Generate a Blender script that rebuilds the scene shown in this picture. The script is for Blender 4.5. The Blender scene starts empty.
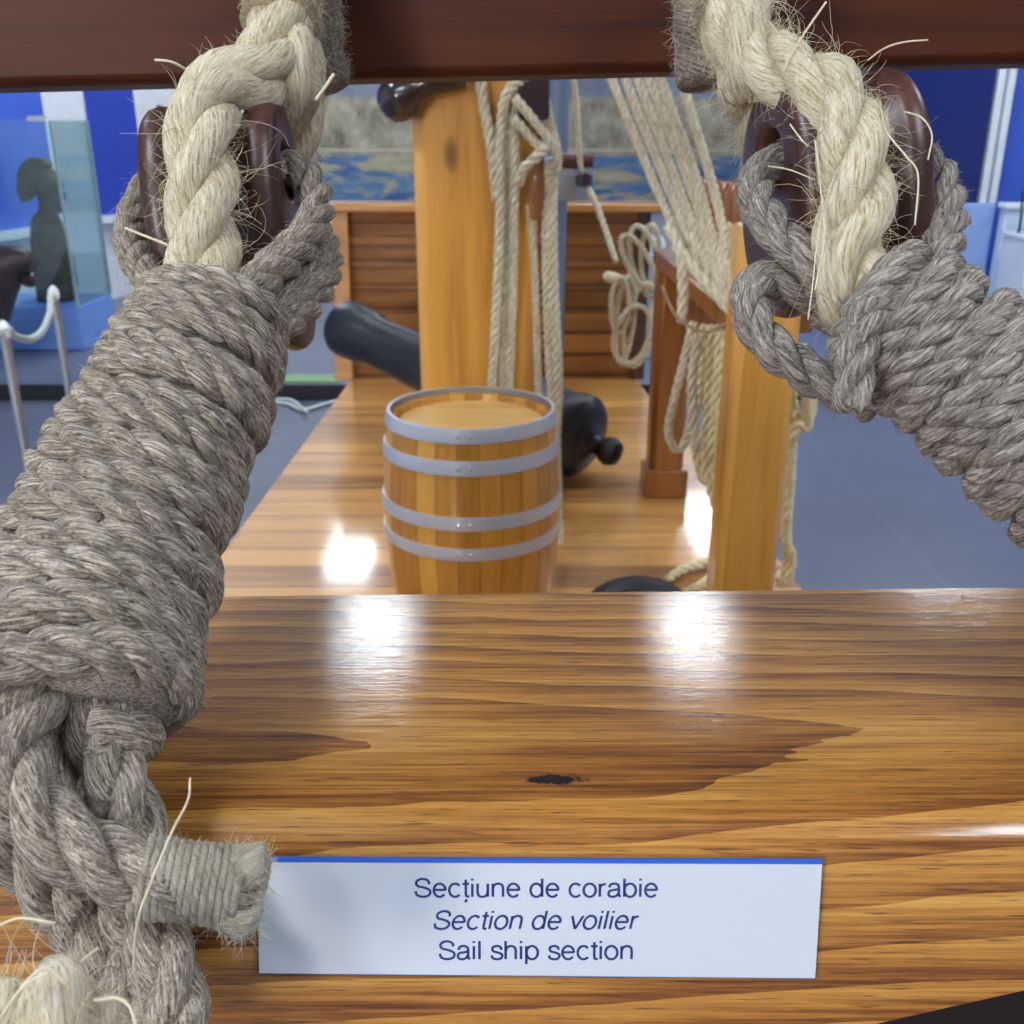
import bpy, math, random
import numpy as np
from mathutils import Vector, Matrix
random.seed(7); rng = np.random.default_rng(7)
S = bpy.context.scene
COL = S.collection
PI = math.pi
# ------------------------------------------------------------------ camera
F = 1024.0
AL = math.radians(20.9); SA, CA = math.sin(AL), math.cos(AL)
CAM = np.array([0, 0, 1.5])
def ray(u, v):
    a = (u - 512) / F; b = (v - 512) / F
    return np.array([a, CA - b * SA, -SA - b * CA])
def at(u, v, d): return CAM + ray(u, v) * d                 # point at a depth (m) along the viewing axis
def onz(u, v, z): r = ray(u, v); return CAM + r * ((z - 1.5) / r[2])
def ony(u, v, y): r = ray(u, v); return CAM + r * (y / r[1])
cd = bpy.data.cameras.new('camera'); cam = bpy.data.objects.new('camera', cd); COL.objects.link(cam)
cam.location = CAM; cam.rotation_euler = (PI / 2 - AL, 0, 0)
cd.sensor_width = 36; cd.lens = 36; cd.clip_start = .02; cd.clip_end = 100
cd.dof.use_dof = True; cd.dof.focus_distance = .41; cd.dof.aperture_fstop = 24
S.camera = cam
S.view_settings.view_transform = 'Standard'; S.view_settings.look = 'None'
S.view_settings.gamma = 1; S.view_settings.use_curve_mapping = False
S.view_settings.exposure = 0.0
# ------------------------------------------------------------------ node helpers
class NT:
    def __init__(s, name):
        s.m = bpy.data.materials.new(name); s.m.use_nodes = True
        s.t = s.m.node_tree; s.b = s.t.nodes['Principled BSDF']; s.out = s.t.nodes['Material Output']
    def n(s, typ, **k):
        x = s.t.nodes.new('ShaderNode' + typ)
        for a, b in k.items(): setattr(x, a, b)
        return x
    def put(s, sock, v):
        if hasattr(v, 'is_output') or isinstance(v, bpy.types.NodeSocket): s.t.links.new(v, sock)
        elif v is not None:
            if sock.type == 'RGBA' and len(v) == 3: v = (*v, 1)
            sock.default_value = v
    def math(s, op, a, b=None, c=None):
        x = s.n('Math', operation=op); s.put(x.inputs[0], a); s.put(x.inputs[1], b); s.put(x.inputs[2], c); return x.outputs[0]
    def vmul(s, a, v):
        x = s.n('VectorMath', operation='MULTIPLY'); s.put(x.inputs[0], a); s.put(x.inputs[1], v); return x.outputs[0]
    def vadd(s, a, b):
        x = s.n('VectorMath', operation='ADD'); s.put(x.inputs[0], a); s.put(x.inputs[1], b); return x.outputs[0]
    def noise(s, vec, scale=1, detail=4, rough=.55, dist=0):
        x = s.n('TexNoise'); s.put(x.inputs['Vector'], vec); x.inputs['Scale'].default_value = scale
        x.inputs['Detail'].default_value = detail; x.inputs['Roughness'].default_value = rough; x.inputs['Distortion'].default_value = dist
        return x.outputs['Fac']
    def obj(s): return s.n('TexCoord').outputs['Object']
    def ramp(s, f, stops):
        x = s.n('ValToRGB'); s.put(x.inputs[0], f); e = x.color_ramp.elements
        while len(e) < len(stops): e.new(.5)
        for i, (p, c) in enumerate(stops): e[i].position = p; e[i].color = (*c, 1)
        return x.outputs[0]
    def mix(s, f, a, b, mode='MIX'):
        x = s.n('Mix', data_type='RGBA', blend_type=mode); s.put(x.inputs[0], f); s.put(x.inputs[6], a); s.put(x.inputs[7], b); return x.outputs[2]
    def maprange(s, v, a, b, c=0, d=1):
        x = s.n('MapRange'); s.put(x.inputs[0], v)
        for i, q in enumerate((a, b, c, d)): x.inputs[i + 1].default_value = q
        return x.outputs[0]
    def bump(s, h, strength=.5, dist=.001):
        x = s.n('Bump'); s.put(x.inputs['Height'], h); x.inputs['Strength'].default_value = strength; x.inputs['Distance'].default_value = dist
        s.t.links.new(x.outputs[0], s.b.inputs['Normal']); return x
    def set(s, **k):
        for a, v in k.items(): s.put(s.b.inputs[a.replace('_', ' ')], v)
        return s.m
def plain(name, col, rough=.6, metal=0, nscale=8, var=.12, bump=0, coat=0, spec=.5):
    t = NT(name); o = t.obj(); f = t.noise(o, nscale, 5)
    c = t.mix(f, [x * (1 - var) for x in col], [min(1, x * (1 + var)) for x in col])
    t.set(Base_Color=c, Roughness=rough, Metallic=metal, Coat_Weight=coat)
    t.b.inputs['Specular IOR Level'].default_value = spec
    if bump: t.bump(t.noise(o, nscale * 14, 6), bump, .002)
    return t.m
def rope_mat(name, dark, mid, light, fs=2600, bstr=.9, rough=.85, sheen=.15):
    t = NT(name); a = t.n('Attribute', attribute_name='fib').outputs['Vector']
    st = t.noise(t.vmul(a, (1, 1, .10)), fs, 3, .6)
    st2 = t.noise(t.vmul(a, (1, 1, .16)), fs * .38, 3, .6)
    blot = t.noise(t.obj(), 38, 5, .6)
    f = t.math('ADD', t.math('MULTIPLY', st, .40), t.math('MULTIPLY', st2, .60))
    c = t.ramp(f, [(.36, dark), (.5, mid), (.64, light)])
    c = t.mix(t.maprange(blot, .35, .7, 0, .55), c, t.mix(.5, c, dark), 'MIX')
    t.set(Base_Color=c, Roughness=rough)
    t.b.inputs['Specular IOR Level'].default_value = .2
    t.b.inputs['Sheen Weight'].default_value = sheen
    t.bump(f, bstr, .0022)
    return t.m
def fibre_mat(name, a, b):
    t = NT(name); r = t.n('NewGeometry').outputs['Random Per Island']
    t.set(Base_Color=t.ramp(r, [(0, a), (1, b)]), Roughness=.7); t.b.inputs['Specular IOR Level'].default_value = .25
    return t.m
M_grey = rope_mat('grey_hemp', (.045, .032, .022), (.40, .33, .25), (.95, .87, .74), bstr=1.0)
M_greyr = rope_mat('grey_hemp_soft', (.045, .036, .030), (.32, .28, .24), (.75, .70, .62), fs=2200, bstr=.9)
M_cream = rope_mat('cream_manila', (.36, .26, .13), (.76, .68, .49), (.95, .91, .78), fs=2000, bstr=.7)
M_thin = rope_mat('cream_running_line', (.44, .36, .22), (.76, .68, .49), (.92, .87, .70), fs=500, bstr=.5)
M_hank = rope_mat('pale_yellow_hank', (.60, .47, .20), (.90, .79, .47), (.98, .92, .66), fs=500, bstr=.5)
M_whip = rope_mat('pale_twine', (.27, .22, .15), (.50, .45, .35), (.70, .66, .55), fs=1800)
M_tan = rope_mat('tan_serving', (.24, .17, .09), (.42, .33, .20), (.58, .48, .33), fs=1500)
M_felt = rope_mat('grey_felt', (.05, .04, .03), (.21, .175, .14), (.50, .44, .37), fs=1200, bstr=1.0)
M_fg = fibre_mat('grey_fibre', (.20, .16, .11), (.80, .74, .62))
M_fgd = fibre_mat('grey_fibre_soft', (.13, .11, .09), (.62, .58, .52))
M_fc = fibre_mat('cream_fibre', (.50, .38, .20), (.88, .82, .66))
# rail wood: rings of a log, cut lengthwise
def rail_wood():
    t = NT('varnished_oak'); o = t.obj(); sp = t.n('SeparateXYZ'); t.put(sp.inputs[0], o); x, y, z = sp.outputs
    w = t.noise(t.vmul(o, (2.2, 9, 9)), 1, 3, .5)
    w2 = t.noise(t.vmul(o, (14, 60, 60)), 1, 3, .5)
    dy = t.math('ADD', y, t.math('MULTIPLY', t.math('SUBTRACT', w, .5), .075))
    dz = t.math('ADD', t.math('MULTIPLY', x, .085), t.math('MULTIPLY', z, -1.0)); dz = t.math('ADD', dz, .022)
    r = t.math('SQRT', t.math('ADD', t.math('POWER', dy, 2.0), t.math('POWER', dz, 2.0)))
    r = t.math('ADD', r, t.math('MULTIPLY', t.math('SUBTRACT', w2, .5), .006))
    ring = t.math('FRACT', t.math('MULTIPLY', r, 62))
    tone = t.noise(t.vmul(o, (3, 22, 22)), 1, 4, .6)
    streak = t.noise(t.vmul(o, (11, 520, 520)), 1, 5, .7)
    pore = t.noise(t.vmul(o, (45, 1100, 1100)), 1, 2, .6)
    f = t.math('ADD', t.math('MULTIPLY', ring, .30), t.math('MULTIPLY', tone, .55))
    f = t.math('ADD', f, t.math('MULTIPLY', t.math('SUBTRACT', streak, .5), 1.05))
    c = t.ramp(f, [(.14, (.62, .33, .075)), (.36, (.45, .20, .036)), (.55, (.25, .088, .015)), (.74, (.075, .022, .006))])
    c = t.mix(t.maprange(pore, .60, .70, 0, .75), c, (.07, .024, .01))
    # dark knot
    kx, ky = KNOT
    e = t.math('SQRT', t.math('ADD', t.math('POWER', t.math('MULTIPLY', t.math('SUBTRACT', x, kx), 95), 2.0),
        t.math('POWER', t.math('MULTIPLY', t.math('SUBTRACT', y, ky), 330), 2.0)))
    e = t.math('ADD', e, t.math('MULTIPLY', t.math('SUBTRACT', t.noise(o, 330, 3), .5), 1.6))
    c = t.mix(t.maprange(e, .75, 1.15, 1, 0), c, (.012, .010, .012))
    t.set(Base_Color=c, Roughness=.42, Coat_Weight=.85, Coat_Roughness=.065); t.b.inputs['Specular IOR Level'].default_value = .25
    h = t.math('ADD', t.math('MULTIPLY', streak, .5), t.math('ADD', t.math('MULTIPLY', pore, .35), t.math('MULTIPLY', t.noise(t.vmul(o, (60, 160, 160)), 1, 3), .4)))
    b = t.bump(h, .15, .0007); t.t.links.new(b.outputs[0], t.b.inputs['Coat Normal'])
    return t.m
def grain_wood(name, light, dark, along='z', k=1.0, rough=.3, coat=.5, knots=True, cr=.15):
    t = NT(name); o = t.obj()
    A = {'x': (1.2, 14, 14), 'y': (14, 1.2, 14), 'z': (14, 14, 1.2)}[along]
    B = {'x': (4, 150, 150), 'y': (150, 4, 150), 'z': (150, 150, 4)}[along]
    f = t.noise(t.vmul(o, [q * k for q in A]), 1, 4, .55, .6)
    g = t.noise(t.vmul(o, [q * k for q in B]), 1, 3, .6)
    f = t.math('ADD', t.math('MULTIPLY', f, .75), t.math('MULTIPLY', g, .25))
    c = t.ramp(f, [(.36, light), (.52, [(a * .65 + b * .35) for a, b in zip(light, dark)]), (.66, dark)])
    if knots:
        v = t.n('TexVoronoi'); t.put(v.inputs['Vector'], t.vmul(o, {'z': (5, 5, 2.2), 'x': (2.2, 5, 5), 'y': (5, 2.2, 5)}[along])); v.inputs['Scale'].default_value = 1
        c = t.mix(t.maprange(v.outputs['Distance'], .05, .13, .8, 0), c, [q * .35 for q in dark])
    t.set(Base_Color=c, Roughness=rough, Coat_Weight=coat, Coat_Roughness=cr)
    t.bump(g, .15, .001)
    return t.m
def plank_wood(name, light, dark, axis, w, rough=.22, coat=.6, joint=.045):
    """boards of width w stacked along 'axis'; each has its own tone"""
    t = NT(name); o = t.obj(); sp = t.n('SeparateXYZ'); t.put(sp.inputs[0], o); q = sp.outputs['XYZ'.index(axis.upper())]
    s = t.math('DIVIDE', q, w); idx = t.math('FLOOR', s); fr = t.math('FRACT', s)
    wn = t.n('TexWhiteNoise', noise_dimensions='1D'); t.put(wn.inputs['W'], idx)
    cv = t.n('CombineXYZ'); t.put(cv.inputs[0], t.math('MULTIPLY', wn.outputs['Value'], 37.0)); t.put(cv.inputs[1], idx)
    sc = {'y': (1.6, 22, 1), 'z': (1.6, 1, 22), 'x': (22, 1.6, 1)}[axis]
    g = t.noise(t.vadd(t.vmul(o, sc), cv.outputs[0]), 1, 5, .6, .5)
    sc2 = [a * 7 for a in sc]
    g2 = t.noise(t.vadd(t.vmul(o, sc2), cv.outputs[0]), 1, 3, .6)
    f = t.math('ADD', t.math('MULTIPLY', g, .6), t.math('ADD', t.math('MULTIPLY', wn.outputs['Value'], .28), t.math('MULTIPLY', g2, .15)))
    c = t.ramp(f, [(.30, light), (.52, [(a * .6 + b * .4) for a, b in zip(light, dark)]), (.72, dark)])
    e = t.math('MINIMUM', fr, t.math('SUBTRACT', 1.0, fr))
    c = t.mix(t.maprange(e, 0, joint, .8, 0), c, [q * .25 for q in dark])
    t.set(Base_Color=c, Roughness=rough, Coat_Weight=coat, Coat_Roughness=.10)
    t.bump(t.math('ADD', t.maprange(e, 0, joint * 1.5, 0, 1), t.math('MULTIPLY', g2, .10)), .35, .003)
    return t.m
# ------------------------------------------------------------------ object helpers
def link(name, me, mat=None, parent=None, smooth=True):
    o = bpy.data.objects.new(name, me); COL.objects.link(o)
    if mat: me.materials.append(mat)
    if smooth and len(me.polygons): me.polygons.foreach_set('use_smooth', [True] * len(me.polygons))
    if parent: o.parent = parent; o.matrix_parent_inverse = Matrix.Identity(4); o.location = -Vector(parent['_o']) if '_o' in parent else (0, 0, 0)
    return o
def mk(name, v, f, mat=None, parent=None, smooth=False, fib=None):
    me = bpy.data.meshes.new(name); me.from_pydata([tuple(map(float, p)) for p in v], [], [tuple(map(int, q)) for q in f])
    if fib is not None:
        a = me.attributes.new('fib', 'FLOAT_VECTOR', 'POINT'); a.data.foreach_set('vector', np.asarray(fib, dtype=np.float32).ravel())
    me.update(); return link(name, me, mat, parent, smooth)
def tag(o, label=None, cat=None, group=None, kind=None):
    for k, v in (('label', label), ('category', cat), ('group', group), ('kind', kind)):
        if v: o[k] = v
    return o
def empty(name, loc, label, cat, group=None):
    """the thing's Empty at its base; parts keep world coordinates through an inverse offset"""
    o = bpy.data.objects.new(name, None); COL.objects.link(o); o.location = Vector([float(q) for q in loc]); o['_o'] = [float(q) for q in loc]
    o.empty_display_size = .05
    return tag(o, label, cat, group)
class MB:
    def __init__(s): s.v = []; s.f = []
    def add(s, v, f): n = len(s.v); s.v += [tuple(p) for p in v]; s.f += [tuple(i + n for i in q) for q in f]; return s
    def box(s, x0, x1, y0, y1, z0, z1, M=None):
        v = [Vector(p) for p in ((x0, y0, z0), (x1, y0, z0), (x1, y1, z0), (x0, y1, z0), (x0, y0, z1), (x1, y0, z1), (x1, y1, z1), (x0, y1, z1))]
        if M: v = [M @ p for p in v]
        return s.add(v, [(0, 3, 2, 1), (4, 5, 6, 7), (0, 1, 5, 4), (1, 2, 6, 5), (2, 3, 7, 6), (3, 0, 4, 7)])
    def lathe(s, prof, n=32, M=None, cap=True, jit=None):
        v = []
        for (r, z) in prof:
            for i in range(n):
                a = 2 * PI * i / n; p = Vector((r * math.cos(a), r * math.sin(a), z)); v.append(M @ p if M else p)
        f = [(j * n + i, j * n + (i + 1) % n, (j + 1) * n + (i + 1) % n, (j + 1) * n + i) for j in range(len(prof) - 1) for i in range(n)]
        if cap: f += [tuple(range(n))[::-1], tuple((len(prof) - 1) * n + i for i in range(n))]
        return s.add(v, f)
    def prism(s, poly, y0, y1, M=None):
        n = len(poly); v = [Vector((a, y0, b)) for a, b in poly] + [Vector((a, y1, b)) for a, b in poly]
        if M: v = [M @ p for p in v]
        return s.add(v, [tuple(range(n)), tuple(range(n, 2 * n))[::-1]] + [((i + 1) % n, i, n + i, n + (i + 1) % n) for i in range(n)])
    def build(s, name, mat, parent=None, bevel=0, smooth=False, seg=2, angle=35):
        o = mk(name, s.v, s.f, mat, parent, smooth or bevel > 0)
        if bevel:
            b = o.modifiers.new('bevel', 'BEVEL'); b.width = bevel; b.segments = seg; b.limit_method = 'ANGLE'; b.harden_normals = False; b.angle_limit = math.radians(30)
        if smooth or bevel:
            for e in o.data.edges: pass
            try: o.data.set_sharp_from_angle(angle=math.radians(angle))
            except Exception: pass
        return o
def frame_to(p, q):
    """matrix at p with +z toward q"""
    d = (Vector(q) - Vector(p)).normalized(); return Matrix.Translation(Vector(p)) @ d.to_track_quat('Z', 'Y').to_matrix().to_4x4()
# ------------------------------------------------------------------ rope maker
def smooth_path(P, step, closed=False):
    P = np.asarray([np.asarray(p, float) for p in P]); n = len(P)
    if n == 2: P = np.array([P[0], (P[0] * 2 + P[1]) / 3, (P[0] + 2 * P[1]) / 3, P[1]]); n = 4
    Q = np.vstack([2 * P[0] - P[1], P, 2 * P[-1] - P[-2]]); out = []
    for i in range(n - 1):
        p0, p1, p2, p3 = Q[i], Q[i + 1], Q[i + 2], Q[i + 3]
        for t in np.linspace(0, 1, 24, endpoint=False):
            out.append(.5 * (2 * p1 + (p2 - p0) * t + (2 * p0 - 5 * p1 + 4 * p2 - p3) * t * t + (3 * p1 - p0 - 3 * p2 + p3) * t ** 3))
    out.append(P[-1]); out = np.array(out)
    s = np.concatenate([[0], np.cumsum(np.linalg.norm(np.diff(out, axis=0), axis=1))])
    m = max(4, int(s[-1] / step) + 1); ss = np.linspace(0, s[-1], m)
    return np.stack([np.interp(ss, s, out[:, k]) for k in range(3)], 1), ss
def frames(C):
    T = np.gradient(C, axis=0); T /= np.linalg.norm(T, axis=1)[:, None] + 1e-12
    N = np.zeros_like(T); ref = np.array([0, 0, 1.]) if abs(T[0][2]) < .9 else np.array([1., 0, 0])
    N[0] = ref - T[0] * ref.dot(T[0]); N[0] /= np.linalg.norm(N[0])
    for i in range(1, len(T)):
        v = N[i - 1] - T[i] * N[i - 1].dot(T[i]); N[i] = v / (np.linalg.norm(v) + 1e-12)
    return T, N, np.cross(T, N)
def tube(C, ss, rad, sides, M, ftw=0.0, rs=None, seed=0, rib=None, rough=0):
    """sweep a round section, return v, f, fib; M collects"""
    T, N, B = frames(C); n = len(C); th = np.arange(sides) * 2 * PI / sides
    rad = np.broadcast_to(np.asarray(rad, float), (n,))
    co, si = np.cos(th), np.sin(th)
    R = rad[:, None] * np.ones((1, sides))
    if rs is not None: R = R * rs
    if rib: R = R * (1 - rib[1] + 2 * rib[1] * np.abs(np.cos(rib[0] / 2 * (th[None, :] + rib[2] * ss[:, None]))))
    if rough:
        gq = np.random.default_rng(int(seed * 31) % 9999 + 5); z_ = gq.normal(0, 1, (n, sides)); z2 = (z_ + np.roll(z_, 1, 0) + np.roll(z_, 1, 1) + np.roll(z_, 2, 0)) / 2
        R = R * (1 + rough * .5 * z_ + rough * .7 * z2)
    V = C[:, None, :] + R[..., None] * (co[None, :, None] * N[:, None, :] + si[None, :, None] * B[:, None, :])
    a2 = th[None, :] + ftw * ss[:, None]
    fib = np.stack([R * np.cos(a2), R * np.sin(a2), ss[:, None] + np.zeros_like(R) + seed * 3.7], -1)
    off = M['n']; i = np.arange(n - 1)[:, None]; j = np.arange(sides)[None, :]; j2 = (j + 1) % sides
    f = np.stack([off + i * sides + j, off + i * sides + j2, off + (i + 1) * sides + j2, off + (i + 1) * sides + j], -1).reshape(-1, 4)
    M['v'].append(V.reshape(-1, 3)); M['fib'].append(fib.reshape(-1, 3)); M['f'] += [tuple(q) for q in f]
    M['f'].append(tuple(off + k for k in range(sides))[::-1]); M['f'].append(tuple(off + (n - 1) * sides + k for k in range(sides)))
    M['n'] += n * sides
    M['pts'].append(V.reshape(-1, 3)); M['nrm'].append(((V - C[:, None, :]) / R[..., None]).reshape(-1, 3)); M['tan'].append(np.repeat(T, sides, 0))
def newM(): return dict(v=[], f=[], fib=[], n=0, pts=[], nrm=[], tan=[])
def rope_into(M, P, R, lay=3.4, strands=3, sides=10, step=None, core=None, phase=0, taper=None, flat=1.0, wob=.05, rib=None, rough=0, spp=15):
    pitch = lay * 2 * R; step = step or pitch / spp
    C, ss = smooth_path(P, step); T, N, B = frames(C); n = len(C)
    k = np.ones(n) if taper is None else np.interp(ss / ss[-1], [t[0] for t in taper], [t[1] for t in taper])
    rsr, r = {3: (.52, .50), 4: (.56, .42), 2: (.5, .5)}[strands]
    wv = 1 + wob * np.sin(ss / R * .9 + phase) * np.sin(ss / R * .37 + phase * 2)
    for q in range(strands):
        a = phase + 2 * PI * q / strands + 2 * PI * ss / pitch
        Cs = C + (R * k * rsr)[:, None] * (np.cos(a)[:, None] * N + np.sin(a)[:, None] * B)
        tube(Cs, ss, R * r * k * wv, sides, M, ftw=2 * PI / pitch * 1.2, seed=q + phase, rib=(rib[0], rib[1], -2 * PI / pitch * rib[2]) if rib else None, rough=rough)
    return C, ss
def finish(M, name, mat, parent=None):
    return mk(name, np.vstack(M['v']), M['f'], mat, parent, True, np.vstack(M['fib']))
def rope(name, P, R, mat, parent=None, **k):
    M = newM(); rope_into(M, P, R, **k); return finish(M, name, mat, parent), M
def fuzz(M, count, L, name, mat, parent, rad=.00011, out=.6, droop=.3, curl=.5, sel=None, segs=4, seed=1):
    g = np.random.default_rng(seed); P = np.vstack(M['pts']); Nn = np.vstack(M['nrm']); T = np.vstack(M['tan'])
    idx = np.arange(len(P)) if sel is None else np.nonzero(sel(P, Nn))[0]
    ch = g.choice(idx, count); K = count; nz = lambda a: a / (np.linalg.norm(a, axis=1)[:, None] + 1e-9)
    n = Nn[ch]; tt = T[ch] * g.choice([-1, 1], K)[:, None]; l = L * g.uniform(.35, 1.3, K) ** 1.4
    d = nz(n * out * g.uniform(.25, 1, K)[:, None] + tt * g.uniform(.3, 1., K)[:, None] + g.normal(0, .35, (K, 3)))
    c = g.normal(0, curl, (K, 3)); p = P[ch] - n * .0003; h = l / segs; rings = []
    for q in range(segs + 1):
        w = rad * (1 - .6 * q / segs); a = nz(np.cross(d, [0, .02, 1.01])); b = np.cross(d, a)
        rings.append(np.stack([p + w * (math.cos(2 * PI * m / 3) * a + math.sin(2 * PI * m / 3) * b) for m in range(3)], 1))
        p = p + d * h[:, None]; d = nz(d + (c + g.normal(0, curl * .5, (K, 3))) / segs * 1.2 - np.array([0, 0, 1.]) * droop / segs)
    V = np.stack(rings, 1).reshape(-1, 3); base = np.arange(K)[:, None, None] * (segs + 1) * 3
    q = np.arange(segs)[None, :, None] * 3; m = np.arange(3)[None, None, :]; m2 = (m + 1) % 3
    Fq = np.stack([base + q + m, base + q + m2, base + q + 3 + m2, base + q + 3 + m], -1).reshape(-1, 4)
    o = mkq(name, V, Fq, mat, parent); o['kind'] = 'stuff'; return o
def mkq(name, V, Fq, mat, parent, fib=None):
    me = bpy.data.meshes.new(name); me.vertices.add(len(V)); me.vertices.foreach_set('co', np.asarray(V, np.float32).ravel())
    me.loops.add(len(Fq) * 4); me.loops.foreach_set('vertex_index', np.asarray(Fq, np.int32).ravel())
    me.polygons.add(len(Fq)); me.polygons.foreach_set('loop_start', np.arange(len(Fq), dtype=np.int32) * 4)
    me.update(calc_edges=True); return link(name, me, mat, parent, True)
def wire(name, P, r, mat, parent=None, sides=6, step=None, taper=None):
    M = newM(); C, ss = smooth_path(P, step or max(r * 3, .002)); rr = r if taper is None else r * np.interp(ss / ss[-1], [t[0] for t in taper], [t[1] for t in taper])
    tube(C, ss, rr, sides, M); return finish(M, name, mat, parent)
A3 = lambda L: [at(*p) for p in L]

# ================================================================== SETTING
M_white = plain('white_wall_paint', (.72, .75, .80), .6)
M_whitegloss = plain('white_gloss_ledge', (.82, .86, .92), .25, coat=.3)
M_blue = plain('blue_wall_panel', (.022, .060, .46), .45)
M_blue2 = plain('bright_blue_wall_panel', (.05, .13, .62), .45)
M_ceil = plain('ceiling_paint', (.34, .36, .42), .8)
t = NT('slate_floor'); o_ = t.obj(); sp = t.n('SeparateXYZ'); t.put(sp.inputs[0], o_)
def seam(q, w):
    fr = t.math('FRACT', t.math('DIVIDE', q, w)); return t.math('MINIMUM', fr, t.math('SUBTRACT', 1.0, fr))
e_ = t.math('MINIMUM', seam(sp.outputs[0], 1.5), seam(sp.outputs[1], 1.5))
cc = t.mix(t.noise(o_, 3, 5), (.10, .115, .17), (.15, .17, .24)); cc = t.mix(t.maprange(e_, 0, .004, .7, 0), cc, (.2, .22, .28))
t.set(Base_Color=cc, Roughness=.38); M_floor = t.m
M_step = plain('dark_step_edge', (.012, .013, .02), .5)
def wallseg(name, a, b, z0, z1, mat, th=.1):
    """vertical slab from a to b (xy); thickness grows to the left of a->b"""
    a = Vector(a); b = Vector(b); d = (b - a).normalized(); n = Vector((-d.y, d.x)) * th; m = MB()
    v = [(p.x, p.y, z) for z in (z0, z1) for p in (a, b, b + n, a + n)]
    m.add(v, [(3, 2, 1, 0), (4, 5, 6, 7), (0, 1, 5, 4), (1, 2, 6, 5), (2, 3, 7, 6), (3, 0, 4, 7)])
    return m.build(name, mat)
fl = MB().box(-8, 8, -4, 12.2, -.1, 0).build('floor', M_floor); tag(fl, kind='structure')
YP = 5.75
pf = MB().box(-8, 8, YP, 12.2, 0.001, .09).build('floor_platform', M_floor); tag(pf, kind='structure')
st = MB().box(-8, 8, YP - .02, YP - .001, 0.001, .088).build('trim_1', M_step); tag(st, kind='structure')
ce = MB().box(-8, 8, -4, 12.2, 3.4, 3.5).build('ceiling', M_ceil); tag(ce, kind='structure')
LW = lambda y: -3.64 + .212 * (y - 7.5)
wl = wallseg('wall_left', (LW(-4), -4), (LW(12), 12), .001, 3.399, M_white, .1); tag(wl, kind='structure')
wb = MB().box(LW(12) - .3, 8, 12.0, 12.1, .091, 3.399).build('wall_back', plain('pale_wall', (.60, .62, .66), .6)); tag(wb, kind='structure')
wr = MB().box(7.5, 7.6, -4, 11.99, .001, 3.399).build('wall_right', M_white); tag(wr, kind='structure')
wf = MB().box(-8, 8, -4.1, -4, 0, 3.4).build('wall_front', M_white); tag(wf, kind='structure')
def on_left(u, v):            # ray meets the oblique left wall
    r = ray(u, v); a = -3.64 - .212 * 7.5; tt = a / (r[0] - .212 * r[1]); return CAM + r * tt
LN = Vector((1, -.212, 0)).normalized()    # into the room
def left_panel(name, y0, y1, z0, z1, off0, off1, mat, bevel=0):
    v = []
    for off in (off0, off1):
        for (y, z) in ((y0, z0), (y1, z0), (y1, z1), (y0, z1)):
            v.append(Vector((LW(y), y, z)) + LN * off)
    return MB().add(v, [(0, 1, 2, 3), (7, 6, 5, 4), (0, 4, 5, 1), (1, 5, 6, 2), (2, 6, 7, 3), (3, 7, 4, 0)]).build(name, mat, bevel=bevel)
yA = on_left(47, 150)[1]; yB = on_left(91, 150)[1]; yC = on_left(138, 150)[1]
ZL = .774
b1 = left_panel('wall_left_panel', 4.2, yA, ZL, 3.39, .001, .02, M_blue2); tag(b1, kind='structure')
b2 = left_panel('wall_left_panel', yB, yC, ZL, 3.39, .001, .02, M_blue); tag(b2, kind='structure')
l1 = left_panel('trim_2', 4.2, yA, ZL - .06, ZL, .001, .10, M_whitegloss); tag(l1, kind='structure')
l2 = left_panel('trim_3', yB, yC, ZL - .06, ZL, .001, .10, M_whitegloss); tag(l2, kind='structure')
# right side: blue display wall standing on the platform
YR = 8.0
def rx(u, v, y=YR): return ony(u, v, y)
x0 = rx(800, 150)[0]
wr2 = MB().box(x0, 7.49, YR + .3, YR + .4, .091, 3.39).build('wall_right_partition', M_blue2); tag(wr2, kind='structure')
M_glassdark = plain('dark_blue_glass', (.010, .022, .15), .12, coat=.8)
ga = rx(868, 150)[0]; gb = rx(985, 150)[0]; zc = rx(985, 203)[2]
dc = empty('display_case', (ga, YR, .09), 'dark blue glass display case against the bright blue wall at the right', 'display case')
MB().box(ga, gb, YR, YR + .29, zc, 3.0).build('glass_front', M_glassdark, dc, bevel=.005)
MB().box(ga, gb + .13, YR - .04, YR + .29, .091, zc - .001).build('base_cabinet', plain('pale_blue_cabinet', (.30, .44, .80), .4), dc, bevel=.01)
for a, b in ((987, 994), (997, 1004)):
    xa = rx(a, 150)[0]; xb = rx(b, 150)[0]
    MB().box(xa, xb, YR - .01, YR + .05, zc, 3.0).build('frame_strip', plain('white_metal_strip', (.70, .76, .80), .3), dc, bevel=.004)
cb = empty('white_cabinet', (gb + .2, YR, .09), 'white low cabinet with a thin top beside the dark blue glass case', 'cabinet')
xa = rx(994, 210)[0]; xb = rx(1022, 210)[0]
MB().box(xa + .02, xb - .03, YR - .15, YR - .05, .091, zc - .03).build('body', plain('white_blue_laminate', (.62, .74, .92), .4), cb, bevel=.01)
MB().box(xa, xb, YR - .18, YR - .045, zc - .028, zc + .012).build('top', M_whitegloss, cb, bevel=.005)
cord = wire('hanging_cord', [ony(1023, 190, 7.6), ony(1020, 225, 7.6), ony(1013, 255, 7.6), ony(1009, 272, 7.6)], .016, plain('black_rubber', (.01, .01, .015), .5), taper=[(0, .5), (.6, .7), (1, 2.0)])
tag(cord, 'black cord hanging in front of the white low cabinet at the right edge', 'cord')
cb2 = empty('white_cabinet', (ony(1045, 300, 7.4)[0], 7.4, .09), 'white cabinet cut off by the right edge of the photo, right of the black cord', 'cabinet')
xq = ony(1019, 260, 7.4)[0]
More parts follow.
